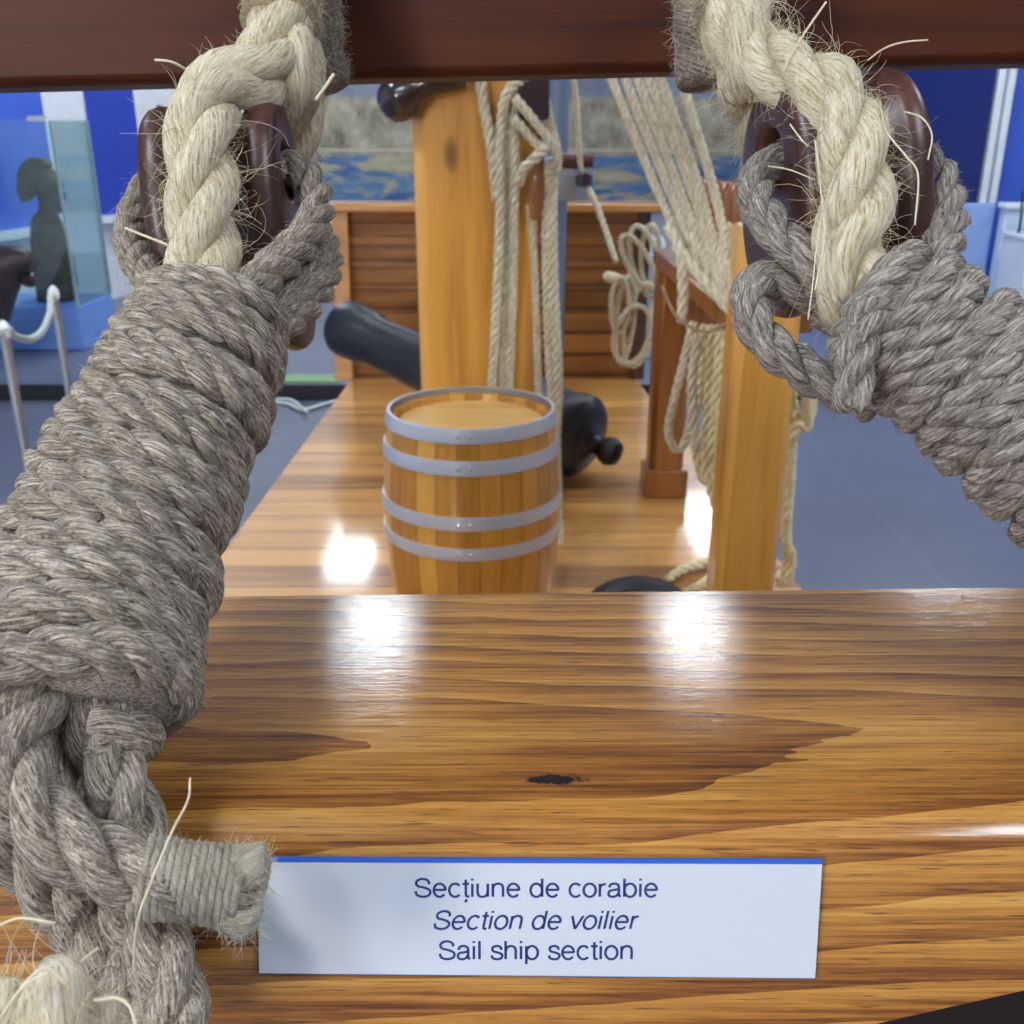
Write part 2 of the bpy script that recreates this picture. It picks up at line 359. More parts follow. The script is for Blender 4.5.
MB().box(xq, xq + .7, 7.3, 7.7, .091, .72).build('body', plain('white_laminate', (.72, .78, .88), .4), cb2, bevel=.01)
MB().box(xq - .01, xq + .71, 7.28, 7.71, .721, .75).build('top', M_whitegloss, cb2, bevel=.004)
# mural on the back wall
t = NT('painted_mural'); o_ = t.obj(); sp = t.n('SeparateXYZ'); t.put(sp.inputs[0], o_); x_, y_, z_ = sp.outputs
n1 = t.noise(t.vmul(o_, (2.2, 1, 7)), 1, 5, .65); n2 = t.noise(t.vmul(o_, (5, 1, 3.5)), 1, 6, .7); n3 = t.noise(t.vmul(o_, (1.5, 1, 5)), 1, 4, .6, .8)
stone = t.ramp(n2, [(.3, (.13, .11, .075)), (.5, (.33, .30, .215)), (.7, (.52, .47, .35))])
sea = t.ramp(n3, [(.38, (.05, .11, .25)), (.50, (.12, .21, .35)), (.57, (.36, .33, .21)), (.7, (.48, .43, .27))])
zz = t.math('ADD', z_, t.math('MULTIPLY', t.math('SUBTRACT', n1, .5), .14))
c = t.mix(t.maprange(zz, 1.12, 1.16, 0, 1), sea, stone)
c = t.mix(t.maprange(zz, 1.72, 1.76, 0, 1), c, t.mix(n2, (.07, .13, .27), (.33, .33, .32)))
dl = t.math('ABSOLUTE', t.math('SUBTRACT', z_, 1.20)); c = t.mix(t.maprange(dl, .01, .025, .7, 0), c, (.55, .48, .36))
t.set(Base_Color=c, Roughness=.75); M_mural = t.m
mx0 = ony(296, 150, 11.9)[0]; mx1 = ony(742, 150, 11.9)[0]
mu = MB().box(mx0, mx1, 11.94, 11.999, .55, 2.7).build('mural', M_mural)
tag(mu, 'weathered painted mural with blue sea and stone town behind the plank bulwark', 'mural')
ng = MB().box(mx1 + .1, x0 + .9, 11.9, 11.98, .5, 2.9).build('wall_back_panel', plain('navy_panel', (.03, .06, .20), .5)); tag(ng, kind='structure')
# lamps: bluish white ceiling panels
def emis(name, col, s):
    m = bpy.data.materials.new(name); m.use_nodes = True; b = m.node_tree.nodes['Principled BSDF']
    b.inputs['Base Color'].default_value = (.8, .8, .8, 1); b.inputs['Emission Color'].default_value = (*col, 1); b.inputs['Emission Strength'].default_value = s; return m
M_lamp = emis('lamp_diffuser', (.86, .93, 1.0), 24); M_lf = plain('lamp_frame', (.7, .7, .7), .4)
lamps = [(-.68, 4.62, .16, .36), (.90, 4.62, .15, .36), (-1.70, 10.2, .22, .8), (2.20, 10.8, .2, .7), (-2.3, 7.4, .3, .6), (2.9, 6.6, .3, .6), (-2.0, 2.2, .3, .6), (2.6, 2.2, .3, .6),
         (-1.3, -.9, .3, .6), (1.6, -1.2, .3, .6), (.15, 7.4, .16, .6), (5.3, 5.5, .3, .6)]
for i, (x, y, hx, hy) in enumerate(lamps):
    e = empty('ceiling_lamp', (x, y, 3.4), 'rectangular white ceiling lamp panel reflected in the varnish', 'ceiling lamp', 'ceiling lamp panels')
    m = MB(); m.box(x - hx - .03, x + hx + .03, y - hy - .03, y + hy + .03, 3.375, 3.398).build('frame', M_lf, e)
    MB().box(x - hx, x + hx, y - hy, y + hy, 3.368, 3.3745).build('diffuser', M_lamp, e)
# unseen window added behind the viewer, casting the plate's shadow from the left
M_addlight = emis('added_light_pane', (1.0, .97, .93), 62)
w = MB().box(-3.0, -2.2, -3.999, -3.98, 1.55, 2.35).build('added_window_1', M_addlight); tag(w, kind='structure')
fr = MB()
for a in ((-3.06, -3.0), (-2.2, -2.14), (-2.62, -2.58)): fr.box(a[0], a[1], -3.999, -3.95, 1.49, 2.41)
fr.box(-3.0, -2.2, -3.999, -3.95, 1.49, 1.55).box(-3.0, -2.2, -3.999, -3.95, 2.35, 2.41); f_ = fr.build('added_window_frame', M_whitegloss); f_.parent = w
S.world = bpy.data.worlds.new('world'); S.world.use_nodes = True
S.world.node_tree.nodes['Background'].inputs[0].default_value = (.5, .6, .8, 1); S.world.node_tree.nodes['Background'].inputs[1].default_value = .3

# ================================================================== LEFT BACKGROUND
M_iron = plain('bronze_patina', (.10, .088, .060), .85, nscale=16, var=.85, bump=1.0)
t = NT('case_glass'); tr = t.n('BsdfTransparent'); tr.inputs[0].default_value = (.92, .98, .985, 1); gl = t.n('BsdfGlossy'); gl.inputs['Roughness'].default_value = .05; gl.inputs[0].default_value = (.8, .95, 1, 1)
mx = t.n('MixShader'); lw = t.n('LayerWeight'); lw.inputs[0].default_value = .25
t.put(mx.inputs[0], t.math('ADD', t.math('MULTIPLY', lw.outputs['Fresnel'], .6), .04)); t.t.links.new(tr.outputs[0], mx.inputs[1]); t.t.links.new(gl.outputs[0], mx.inputs[2]); t.t.links.new(mx.outputs[0], t.out.inputs[0]); M_glass = t.m
GX0, GX1, GY0, GY1 = -3.62, -2.81, 6.67, 7.26
case = empty('showcase', (-3.2, 6.95, .09), 'glass showcase on a pale blue plinth holding the helmeted bust', 'showcase')
MB().box(GX0, GX1, GY0, GY1, .091, .373).build('plinth', plain('pale_blue_plinth', (.17, .34, .80), .45), case, bevel=.008)
g_ = MB(); zt = 1.5
for b in ((GX0, GX1, GY0, GY0 + .008), (GX0, GX1, GY1 - .008, GY1), (GX0, GX0 + .008, GY0 + .009, GY1 - .009), (GX1 - .008, GX1, GY0 + .009, GY1 - .009)): g_.box(b[0], b[1], b[2], b[3], .375, zt)
g_.build('glass_panes', M_glass, case)
MB().box(GX0, GX1, GY0, GY1, zt + .001, zt + .012).build('glass_top', M_glass, case)
m = MB()
for (x, y) in ((GX1 - .006, GY0 + .006), (GX1 - .006, GY1 - .006)): m.box(x - .006, x + .010, y - .008, y + .008, .375, zt)
m.build('corner_strip', plain('green_grey_strip', (.35, .48, .48), .3), case)
MB().box(GX1 - .14, GX1 - .02, GY0 - .005, GY0 + .02, zt - .0, zt + .03).build('clip', M_whitegloss, case)
# helmeted bust: one continuous body, crest as its own part
bx, by = at(52, 230, 7.2)[0], 6.95
bust = empty('helmeted_bust', (bx, by, .376), 'dark bronze bust wearing a crested helmet inside the glass showcase', 'bust')
def loftz(sections, n=24):
    """sections: (z, cx, cy, rx, ry)"""
    m = MB(); v = []
    for (z, cx, cy, a, b) in sections:
        for i in range(n):
            q = 2 * PI * i / n; v.append((cx + a * math.cos(q), cy + b * math.sin(q), z))
    f = [(j * n + i, j * n + (i + 1) % n, (j + 1) * n + (i + 1) % n, (j + 1) * n + i) for j in range(len(sections) - 1) for i in range(n)]
    f += [tuple(range(n))[::-1], tuple((len(sections) - 1) * n + i for i in range(n))]
    return m.add(v, f)
def bp(u, v): p = ony(u, v, by); return p[0], p[2]
secs = []
for (v, ul, ur) in ((299, 38, 76), (285, 36, 78), (262, 33, 74), (240, 31, 67), (222, 31, 61), (215, 34, 58), (212, 38, 57), (210, 39, 61), (206, 39, 62), (203, 39, 61), (200, 39, 61), (196, 38, 64), (192, 37, 62), (188, 37, 60), (186, 36, 62), (183, 36, 62), (178, 37, 59), (170, 39, 54), (165, 42, 49)):
    a, z = bp(ul, v); b, _ = bp(ur, v); secs.append((max(z, .378), (a + b) / 2, by, (b - a) / 2, min(.15, (b - a) / 2 * .8)))
bo = loftz(secs).build('body', M_iron, bust, smooth=True, angle=60)
# nose, chin and brow on the face turned right
for (u, v, r) in ((62, 196, .030), (60, 208, .030), (60, 186, .026)):
    px, pz = bp(u, v); MB().lathe([(r * math.cos(a), r * math.sin(a) * 1.1) for a in np.linspace(-1.5, 1.5, 7)], 10, Matrix.Translation((px, by, pz)), cap=True).build('face_relief', M_iron, bust, smooth=True)
cr = [(51, 163), (44, 158), (33, 157), (24, 162), (19, 173), (18, 188), (23, 202), (31, 200), (37, 190), (39, 180), (43, 173), (50, 169)]
cp = [bp(*q) for q in cr]
MB().prism(cp, by - .04, by + .04).build('helmet_crest', M_iron, bust, bevel=.012)
# carving cut by the frame edge
M_dk = plain('dark_carved_wood', (.045, .030, .035), .45, nscale=14, var=.5, bump=.5)
cy_ = 5.95
cl = [ony(u, v, cy_) for u, v in ((-70, 395), (-50, 360), (-22, 320), (-4, 275), (14, 262), (31, 262))]
hd = empty('carved_figure', (cl[0][0], cy_, .09), 'dark carved wooden head poking in from the left edge of the photo, before the showcase', 'carving')
Mh = newM(); C, ss = smooth_path(cl, .02); tube(C, ss, np.interp(ss / ss[-1], [0, .35, .6, .82, .93, 1], [.16, .14, .15, .14, .09, .06]), 18, Mh); finish(Mh, 'head', M_dk, hd)
MB().lathe([(.0, -.05), (.03, -.03), (.045, 0), (.03, .03), (.0, .05)], 12, frame_to(ony(28, 280, cy_), ony(36, 290, cy_)), cap=False).build('jaw', M_dk, hd, smooth=True)
MB().box(cl[0][0] - .2, cl[0][0] + .2, cy_ - .17, cy_ + .17, .091, max(.12, cl[0][2] - .0)).build('base_block', M_dk, hd, bevel=.01)
# black ring on the white wall
rp = on_left(151, 126) + np.array(LN) * .05
rg = empty('wall_ring', rp, 'small black iron ring hanging on the white wall left of the left rope', 'ring')
Mr = newM(); an = np.linspace(0, 2 * PI, 40); wd = np.array([.207, .978, 0])
C = np.array([rp + .085 * (math.cos(a) * wd * 1.4 + math.sin(a) * np.array([0, 0, 1.3])) for a in an]); tube(C, an * .1, .013, 8, Mr); finish(Mr, 'ring', M_step, rg)
MB().box(-.02, .02, -.02, .02, -.11, .17, Matrix.Translation(Vector(rp + wd * .09))).build('bracket', M_step, rg, bevel=.004)
# rope barrier
M_steel = plain('brushed_steel', (.62, .66, .72), .28, metal=.85, nscale=30, var=.05)
M_bar = rope_mat('barrier_rope', (.45, .52, .52), (.62, .70, .68), (.78, .85, .83), fs=300, bstr=.3)
pts = []
for k, (u, v, y) in enumerate(((3, 326, 3.5), (53, 290, 4.31))):
    p = ony(u, v, y); z = p[2]; x = p[0]
    e = empty('barrier_post', (x, y, 0), ('steel barrier post nearest the left edge of the photo', 'steel barrier post standing before the bust showcase')[k], 'barrier post', None)
    MB().lathe([(.14, .001), (.14, .012), (.05, .022), (.02, .03)], 32, Matrix.Translation((x, y, 0))).build('foot', M_steel, e, smooth=True)
    MB().lathe([(.016, .029), (.016, z - .04)], 20, Matrix.Translation((x, y, 0))).build('pole', M_steel, e, smooth=True)
    MB().lathe([(.021, z - .04), (.024, z - .02), (.021, z), (.01, z + .016), (.003, z + .02)], 20, Matrix.Translation((x, y, 0))).build('cap', M_whitegloss, e, smooth=True)
    pts.append(np.array([x, y, z - .015]))
a, b = pts[1], pts[0]
P = [a + (b - a) * q + np.array([0, 0, -.42 * q * (1 - q) * (1.25 - .5 * q)]) + (np.array([.0, -.025, 0]) if q in (0, 1) else 0) for q in np.linspace(0, 1, 9)]
P += [b + (np.array([-.5, -.55, 0]) * q) + np.array([0, 0, -.8 * q * (1 - q)]) for q in (.25, .5)]
r_, _ = rope('barrier_rope', P, .015, M_bar, sides=6); tag(r_, 'pale green rope sagging between the two steel barrier posts', 'barrier rope')
# leaflets / tray on the floor behind the left rope
tr_ = MB().box(onz(270, 392, .092)[0], onz(335, 392, .092)[0], YP + .02, YP + .2, .0905, .10).build('green_strip', plain('pale_green_card', (.22, .38, .18), .6)); tag(tr_, 'pale green strip lying on the edge of the grey platform', 'strip')
sw = onz(310, 398, .012); scr = empty('rope_scrap', (sw[0], sw[1], 0), 'pale scrap of twisted cord on the floor beside the dark platform edge', 'cord')
wire('strand', [onz(u, v, .013) for u, v in ((272, 402), (288, 404), (302, 410), (312, 408), (325, 404), (337, 401))], .012, M_bar, scr)
wire('strand', [onz(u, v, .030) for u, v in ((276, 399), (292, 400), (302, 408), (308, 413))], .009, M_bar, scr)
# white pedestal behind the coil
pa = ony(642, 300, 6.4)[0]; pb = ony(664, 300, 6.4)[0]
pd = empty('display_pedestal', ((pa + pb) / 2, 6.5, .09), 'narrow white pedestal standing behind the hanging coil of thin rope', 'pedestal')
MB().box(pa, pb, 6.4, 6.55, .091, ony(650, 255, 6.4)[2]).build('body', plain('pedestal_paint', (.42, .48, .68), .4), pd, bevel=.01)
MB().lathe([(.045, -.05), (.055, 0), (.035, .045), (.0, .05)], 16, Matrix.Translation(Vector(((pa + pb) / 2 + .02, 6.47, ony(650, 262, 6.4)[2] + .10)))).build('lamp_globe', M_whitegloss, pd, smooth=True)

# ================================================================== SHIP DECK
ZD = .3
M_deck = plank_wood('varnished_deck_planks', (.84, .44, .11), (.22, .070, .015), 'y', .135, rough=.4, coat=.85)
M_hull = plank_wood('hull_planks', (.42, .20, .06), (.16, .06, .02), 'z', .1, rough=.3)
M_bulk = plank_wood('bulwark_planks', (.50, .215, .06), (.17, .06, .016), 'z', .105, rough=.34, coat=.3, joint=.09)
M_orange = grain_wood('orange_pine', (.86, .43, .075), (.55, .22, .03), 'z', 1.0, .3, .5)
M_orange2 = grain_wood('brown_pine', (.42, .165, .035), (.20, .068, .014), 'z', 1.0, .35, .4, knots=False)
M_capw = grain_wood('cap_rail_wood', (.72, .34, .09), (.40, .15, .035), 'x', 1.0, .22, .8, knots=False)
M_pin = grain_wood('turned_pin_wood', (.40, .15, .05), (.22, .075, .025), 'z', 2.0, .25, .7, knots=False)
pl = onz(350, 381, ZD); pl2 = onz(236, 535, ZD); pr = onz(637, 380, ZD); pr2 = onz(808, 592, ZD)
def lerp_y(a, b, y): q = (y - a[1]) / (b[1] - a[1]); return a[0] + (b[0] - a[0]) * q
DY0, DY1 = .12, 5.12
XL0, XL1, XR0, XR1 = lerp_y(pl, pl2, DY0), lerp_y(pl, pl2, DY1), lerp_y(pr, pr2, DY0), lerp_y(pr, pr2, DY1)
XR0 = min(XR0, .97); 
ship = empty('ship_deck', (0, 2.6, 0), 'varnished plank deck of the ship section, beneath the barrel and mast', 'ship deck')
v = [(XL0, DY0, .27), (XR0, DY0, .27), (XR1, DY1, .27), (XL1, DY1, .27), (XL0, DY0, ZD), (XR0, DY0, ZD), (XR1, DY1, ZD), (XL1, DY1, ZD)]
BOXF = [(0, 3, 2, 1), (4, 5, 6, 7), (0, 1, 5, 4), (1, 2, 6, 5), (2, 3, 7, 6), (3, 0, 4, 7)]
MB().add(v, BOXF).build('deck_planking', M_deck, ship)
v = [(a + (.03 if a < 0 else -.03), b + (.03 if b < 1 else -.03), c) for (a, b, c) in [(XL0, DY0, .001), (XR0, DY0, .001), (XR1, DY1, .001), (XL1, DY1, .001), (XL0, DY0, .269), (XR0, DY0, .269), (XR1, DY1, .269), (XL1, DY1, .269)]]
MB().add(v, BOXF).build('hull_side', M_hull, ship)
# bulwark at the far end
YB = 4.98; bl = ony(338, 300, YB)[0]; br = ony(646, 290, YB)[0]; zt = ony(400, 207, YB)[2]
bw = empty('bulwark', ((bl + br) / 2, YB, ZD), 'brown plank bulwark with a varnished cap rail across the far end of deck', 'bulwark')
m = MB(); zz0 = ZD + .001; nP = 7; hP = (zt - .02 - zz0) / nP
for i in range(nP): z0 = zz0 + i * hP; m.add([(bl + .06, YB + .05, z0), (br - .05, YB + .05, z0), (br - .05, YB + .10, z0), (bl + .06, YB + .10, z0), (bl + .06, YB + .025, z0 + hP - .004), (br - .05, YB + .025, z0 + hP - .004), (br - .05, YB + .10, z0 + hP - .004), (bl + .06, YB + .10, z0 + hP - .004)], BOXF)
m.build('plank_panel', M_bulk, bw)
lt = ony(330, 207, YB)[0]
MB().prism([(bl - .035, ZD + .001), (bl + .055, ZD + .001), (lt + .085, zt - .02), (lt + .01, zt - .02)], YB - .03, YB + .09).build('end_post', M_capw, bw, bevel=.006)
MB().box(br - .05, br + .01, YB, YB + .09, ZD + .001, zt - .02).build('end_post', grain_wood('dark_post', (.10, .045, .02), (.05, .02, .01), 'z', knots=False), bw, bevel=.006)
MB().box(lt - .04, br + .04, YB - .07, YB + .14, zt - .019, zt + .02).build('cap_rail', M_capw, bw, bevel=.008)
# mast
MX0, MX1 = ony(410, 85, 2.98)[0], ony(538, 200, 2.98)[0]; MY0, MY1 = 2.98, 3.38
def chamf(x0, x1, y0, y1, c): return [(x0 + c, y0), (x1 - c, y0), (x1, y0 + c), (x1, y1 - c), (x1 - c, y1), (x0 + c, y1), (x0, y1 - c), (x0, y0 + c)]
def column(poly, z0, z1):
    n = len(poly); return MB().add([(a, b, z0) for a, b in poly] + [(a, b, z1) for a, b in poly], [tuple(range(n))[::-1], tuple(range(n, 2 * n))] + [(i, (i + 1) % n, n + (i + 1) % n, n + i) for i in range(n)])
mast = empty('mast', ((MX0 + MX1) / 2, 3.18, ZD), 'thick orange pine mast rising behind the barrel', 'mast')
column(chamf(MX0, MX1, MY0, MY1, .03), ZD + .001, 3.2).build('spar', M_orange, mast, bevel=.008)
M_dkw = plain('dark_glossy_wood', (.035, .020, .022), .25, nscale=20, var=.3, coat=.6)
c1 = at(403, 92, 3.1); c1[1] = MY0 - .05
Mx = newM(); C, ss = smooth_path([ony(392, 104, 2.99), ony(402, 96, 2.95), ony(425, 84, 2.92), ony(462, 74, 2.94)], .01); tube(C, ss, np.interp(ss / ss[-1], [0, .1, .3, .5, 1], [.03, .06, .065, .035, .04]), 16, Mx); finish(Mx, 'cleat', M_dkw, mast)
MB().lathe([(.0, -.05), (.045, -.03), (.05, 0), (.04, .03), (0, .05)], 16, frame_to(ony(400, 104, 2.97), ony(396, 120, 2.97)), cap=False).build('cleat_horn', M_dkw, mast, smooth=True)
xr = ony(530, 150, 2.95)[0]
MB().box(xr - .035, xr + .05, MY0 - .085, MY0 - .001, ony(530, 120, 2.95)[2], ony(530, 60, 2.95)[2]).build('pin_rack', M_dkw, mast, bevel=.01)
def pin_profile(h): return [(.0, -h), (.014, -h + .005), (.018, -h * .4), (.016, -.03), (.028, -.01), (.030, .02), (.018, .05), (.024, .12), (.020, .16), (.0, .17)]
pn = empty('belaying_pin', at(533, 150, 2.9), 'brown wooden belaying pin with rope hitched round it on the mast', 'belaying pin')
p0 = at(535, 150, 2.93); p0[1] = MY0 - .045
MB().lathe([(.0, -.18), (.020, -.175), (.028, -.12), (.024, -.03), (.018, 0), (.018, .12), (.03, .15), (.022, .26), (0, .28)], 18, Matrix.Translation(Vector(p0)), cap=False).build('turned_shaft', M_pin, pn, smooth=True)
# lines hitched on the mast
G = 'cream lines hitched on the mast'
hl = empty('hitched_line', at(510, 100, 2.9), 'cream rope hank hitched over the pin on the mast and hanging down both sides', 'rope')
dm = 2.90
paths = [[(478, 60, dm + .05), (484, 105, dm + .04), (492, 150, dm + .03), (497, 200, dm + .03)],
         [(528, 78, dm - .02), (508, 92, dm - .03), (501, 130, dm), (500, 220, dm), (496, 320, dm + .02), (491, 400, dm + .05), (489, 450, dm + .08)],
         [(522, 92, dm), (515, 120, dm + .01), (514, 200, dm + .01), (512, 300, dm + .03), (508, 400, dm + .06), (506, 450, dm + .08)],
         [(506, 95, dm + .02), (507, 150, dm + .03), (505, 260, dm + .04), (501, 400, dm + .07), (498, 450, dm + .09)],
         [(515, 98, dm - .04), (535, 122, dm - .05), (553, 145, dm - .05), (557, 165, dm - .04), (550, 175, dm - .02)],
         [(514, 118, dm - .03), (528, 135, dm - .04), (545, 152, dm - .04)],
         [(547, 147, dm - .07), (535, 158, dm - .08), (523, 170, dm - .06), (519, 185, dm - .02)],
         [(543, 85, dm), (550, 120, dm), (557, 150, dm), (558, 170, dm)],
         [(553, 160, dm), (552, 220, dm), (554, 300, dm + .02), (558, 380, dm + .05), (556, 440, dm + .07), (558, 520, dm + .0), (560, 590, dm - .22)],
         [(546, 165, dm + .02), (546, 230, dm + .02), (547, 300, dm + .03), (550, 380, dm + .06), (553, 440, dm + .08)],
         [(530, 205, dm + .02), (535, 280, dm + .03), (538, 380, dm + .06), (540, 440, dm + .08)]]
for i, p in enumerate(paths):
    p = [ony(u, v, min(2.955, 2.95 + (d - dm - .05) * .6)) for u, v, d in p]
    rope('line', p, (.0165, .0150, .0150, .012, .0135, .0135, .015, .0125, .016, .014, .012)[i], M_thin, hl, sides=7, lay=2.6)
# steel column and block with its line
sc_ = empty('steel_column', at(558, 200, 4.6), 'blue grey steel column with a brown sheave behind the mast ropes', 'column')
a, b = at(548, 120, 4.4)[0], at(569, 120, 4.4)[0]
yb = 4.75
MB().lathe([((b - a) / 2 * .9, ZD + .001), ((b - a) / 2 * .9, .6), ((b - a) / 2, .9), ((b - a) / 2, 3.1)], 20, Matrix.Translation(((a + b) / 2 + .0, yb, 0))).build('pole', plain('blue_grey_steel', (.20, .25, .36), .4, metal=.3), sc_, smooth=True)
sb = ony(568, 176, 4.55)
MB().lathe([(.03, -.10), (.085, -.09), (.11, -.02), (.10, .07), (.05, .09)], 20, Matrix.Translation(Vector(sb))).build('steel_cup', plain('pale_steel', (.42, .46, .52), .35, metal=.4), sc_, smooth=True)
s0, s1 = ony(553, 161, 4.45), ony(593, 161, 4.45)
MB().lathe([(.0, 0), (.028, .0), (.028, float(np.linalg.norm(s1 - s0))), (0, float(np.linalg.norm(s1 - s0)))], 14, frame_to(s0, s1), cap=False).build('sheave_bar', plain('red_brown_wood', (.11, .035, .03), .4), sc_, smooth=True)
tl = empty('tied_line', at(578, 120, 4.3), 'thin cream line running over the sheave down to the hanging coil', 'rope')
rope('line', [ony(571, 60, 4.38), ony(577, 110, 4.38), ony(580, 160, 4.38), ony(583, 178, 4.40)], .0125, M_thin, tl, sides=6)
rope('line', [ony(583, 178, 4.40), ony(592, 195, 4.35), ony(603, 222, 4.3), ony(616, 262, 4.2)], .0135, M_thin, tl, sides=6)
MB().lathe([(0, -.03), (.035, -.02), (.035, .02), (0, .03)], 12, Matrix.Translation(Vector(ony(584, 180, 4.38))), cap=False).build('knot_fitting', M_dkw, tl, smooth=True)
# hanging coil of thin rope
yc = 4.15
co = empty('rope_coil', ony(635, 300, yc), 'coil of thin cream rope hanging in loops before the white pedestal', 'rope coil')
def loop(cu, cv, ru, rv, tilt, y, n=14, a0=0, a1=2 * PI):
    out = []
    for a in np.linspace(a0, a1, n):
        x = ru * math.cos(a); q = rv * math.sin(a); out.append(ony(cu + x * math.cos(tilt) - q * math.sin(tilt), cv + x * math.sin(tilt) + q * math.cos(tilt), y + .03 * math.sin(a * 1.0)))
    return out
loops = [(645, 262, 13, 37, -.25, yc), (638, 262, 11, 30, -.5, yc - .03), (650, 255, 9, 30, .05, yc + .03), (620, 305, 9, 28, .03, yc - .02), (625, 318, 9, 42, .1, yc + .01), (632, 335, 17, 30, .3, yc), (640, 325, 15, 42, .2, yc + .02)]
for L in loops: rope('loop', loop(*L), .0115, M_thin, co, sides=6)
rope('loop', [ony(656, 300, yc), ony(650, 315, yc), ony(655, 332, yc)], .012, M_thin, co, sides=6)
MB().lathe([(0, -.045), (.020, -.03), (.024, 0), (.020, .03), (0, .045)], 12, frame_to(ony(613, 278, yc - .03), ony(626, 282, yc - .03)), cap=False).build('knot', M_thin, co, smooth=True)
# barrel
bc = onz(471, 412, .80); D_b = bc[1]
bx_, by_ = bc[0], bc[1] ; zb0, zb1 = ZD + .001, .80
M_stave = NT('oak_staves'); t = M_stave; o_ = t.obj(); sp = t.n('SeparateXYZ'); t.put(sp.inputs[0], t.vadd(o_, (-bx_, -by_, 0)))
ang = t.math('ARCTAN2', sp.outputs[1], sp.outputs[0]); s_ = t.math('MULTIPLY', t.math('ADD', ang, PI), 26 / (2 * PI)); idx = t.math('FLOOR', s_); fr_ = t.math('FRACT', s_)
wn = t.n('TexWhiteNoise', noise_dimensions='1D'); t.put(wn.inputs['W'], idx)
g = t.noise(t.vmul(o_, (60, 60, 5)), 1, 4, .6); f = t.math('ADD', t.math('MULTIPLY', wn.outputs['Value'], .45), t.math('MULTIPLY', g, .5))
c = t.ramp(f, [(.2, (.80, .42, .075)), (.5, (.60, .27, .038)), (.8, (.34, .13, .015))])
e = t.math('MINIMUM', fr_, t.math('SUBTRACT', 1.0, fr_)); c = t.mix(t.maprange(e, 0, .05, .6, 0), c, (.12, .05, .012))
t.set(Base_Color=c, Roughness=.32, Coat_Weight=.4, Coat_Roughness=.2); t.bump(t.maprange(e, 0, .06, 0, 1), .4, .003); M_stave = t.m
pxr = 83.0 / 1024 * float((bc - CAM).dot([0, CA, -SA])) * 1.0    # radius of the head
def brad(z):
    q = (z - (zb0 + zb1) / 2) / ((zb1 - zb0) / 2); return pxr * (1.085 - .085 * q * q)
bar = empty('barrel', (bx_, by_, ZD), 'small oak barrel with four steel hoops standing on deck before the mast', 'barrel')
T0 = Matrix.Translation((bx_, by_, 0))
prof = [(brad(zb0) - .015, zb0)] + [(brad(z), z) for z in np.linspace(zb0 + .002, zb1 - .004, 18)] + [(brad(zb1) - .006, zb1), (brad(zb1) - .020, zb1 - .002), (brad(zb1) - .026, zb1 - .03)]
MB().lathe(prof, 78, T0, cap=True).build('staves', M_stave, bar, smooth=True, angle=50)
MB().lathe([(.0, zb1 - .026), (brad(zb1) - .027, zb1 - .026), (brad(zb1) - .027, zb1 - .018), (0, zb1 - .018)], 64, T0, cap=False).build('barrel_head', grain_wood('head_wood', (.80, .50, .17), (.62, .32, .08), 'x', 1, .35, .3, knots=False), bar, smooth=True)
M_hoop = plain('galvanised_hoop', (.62, .66, .76), .35, metal=.45, nscale=20, var=.1)
def front_z(v):  # height on the barrel's front seen at pixel row v
    return ony(471, v, by_ - pxr * 1.05)[2]
for v0, v1 in ((431, 445), (462, 476), (517, 530), (548, 560)):
    za, zb_ = front_z(v1), front_z(v0); zm = (za + zb_) / 2; hh = .013
    ho = MB().lathe([(brad(za) - .004, za), (brad(za) + .004, za), (brad(zm) + .0055, zm), (brad(zb_) + .004, zb_), (brad(zb_) - .004, zb_)], 72, T0, cap=False).build('hoop', M_hoop, bar, smooth=True)
    for da in (-.10, .02):
        a = -PI / 2 + da; r = brad(zm) + .004
        rv = MB().lathe([(.006, 0), (.0055, .003), (.002, .0045), (0, .0046)], 10, frame_to((bx_ + r * math.cos(a), by_ + r * math.sin(a), zm), (bx_ + 2 * r * math.cos(a), by_ + 2 * r * math.sin(a), zm)), cap=False)
        ro = rv.build('rivet', plain('steel_rivet', (.75, .78, .85), .2, metal=.6), None, smooth=True); ro.parent = ho; ro.matrix_parent_inverse = Matrix.Identity(4)
# cannon
M_can = plain('black_cast_iron', (.016, .018, .026), .38, nscale=30, var=.35, bump=.25, spec=.6)
def cannon(name, breech, muzzle, label, k=1.0, sup=None):
    e = empty(name, (breech[0], breech[1], ZD), label, 'cannon')
    L = float(np.linalg.norm(np.asarray(muzzle) - np.asarray(breech))); T = frame_to(breech, muzzle)
    pr_ = [(.0, -.01), (.06, -.008), (.11, .0), (.140, .02), (.152, .04), (.152, .075), (.140, .085), (.137, L * .3), (.130, L * .33), (.130, L * .36), (.118, L * .38), (.100, L * .84), (.108, L * .86), (.116, L * .94), (.116, L * .985), (.104, L), (.060, L), (.055, L - .12), (0, L - .12)]
    MB().lathe([(r * k, z) for r, z in pr_], 40, T, cap=False).build('gun_barrel', M_can, e, smooth=True, angle=40)
    MB().lathe([(.075 * k, -.004), (.035 * k, -.03), (.030 * k, -.055), (.046 * k, -.075), (.052 * k, -.10), (.040 * k, -.125), (0, -.137)], 24, T, cap=False).build('cascabel', M_can, e, smooth=True)
    Tt = T @ Matrix.Translation((0, 0, L * .42)) @ Matrix.Rotation(PI / 2, 4, 'Y') @ Matrix.Translation((0, 0, -.17 * k))
    MB().lathe([(.0, 0), (.035 * k, 0), (.035 * k, .34 * k), (0, .34 * k)], 16, Tt, cap=False).build('trunnion', M_can, e, smooth=True)
    return e
br_ = ony(588, 441, 3.43); mz = ony(343, 326, 4.25)
cannon('cannon', br_, mz, 'black iron cannon lying diagonally behind the mast, muzzle raised to the left')
mid = br_ + (mz - br_) * .52
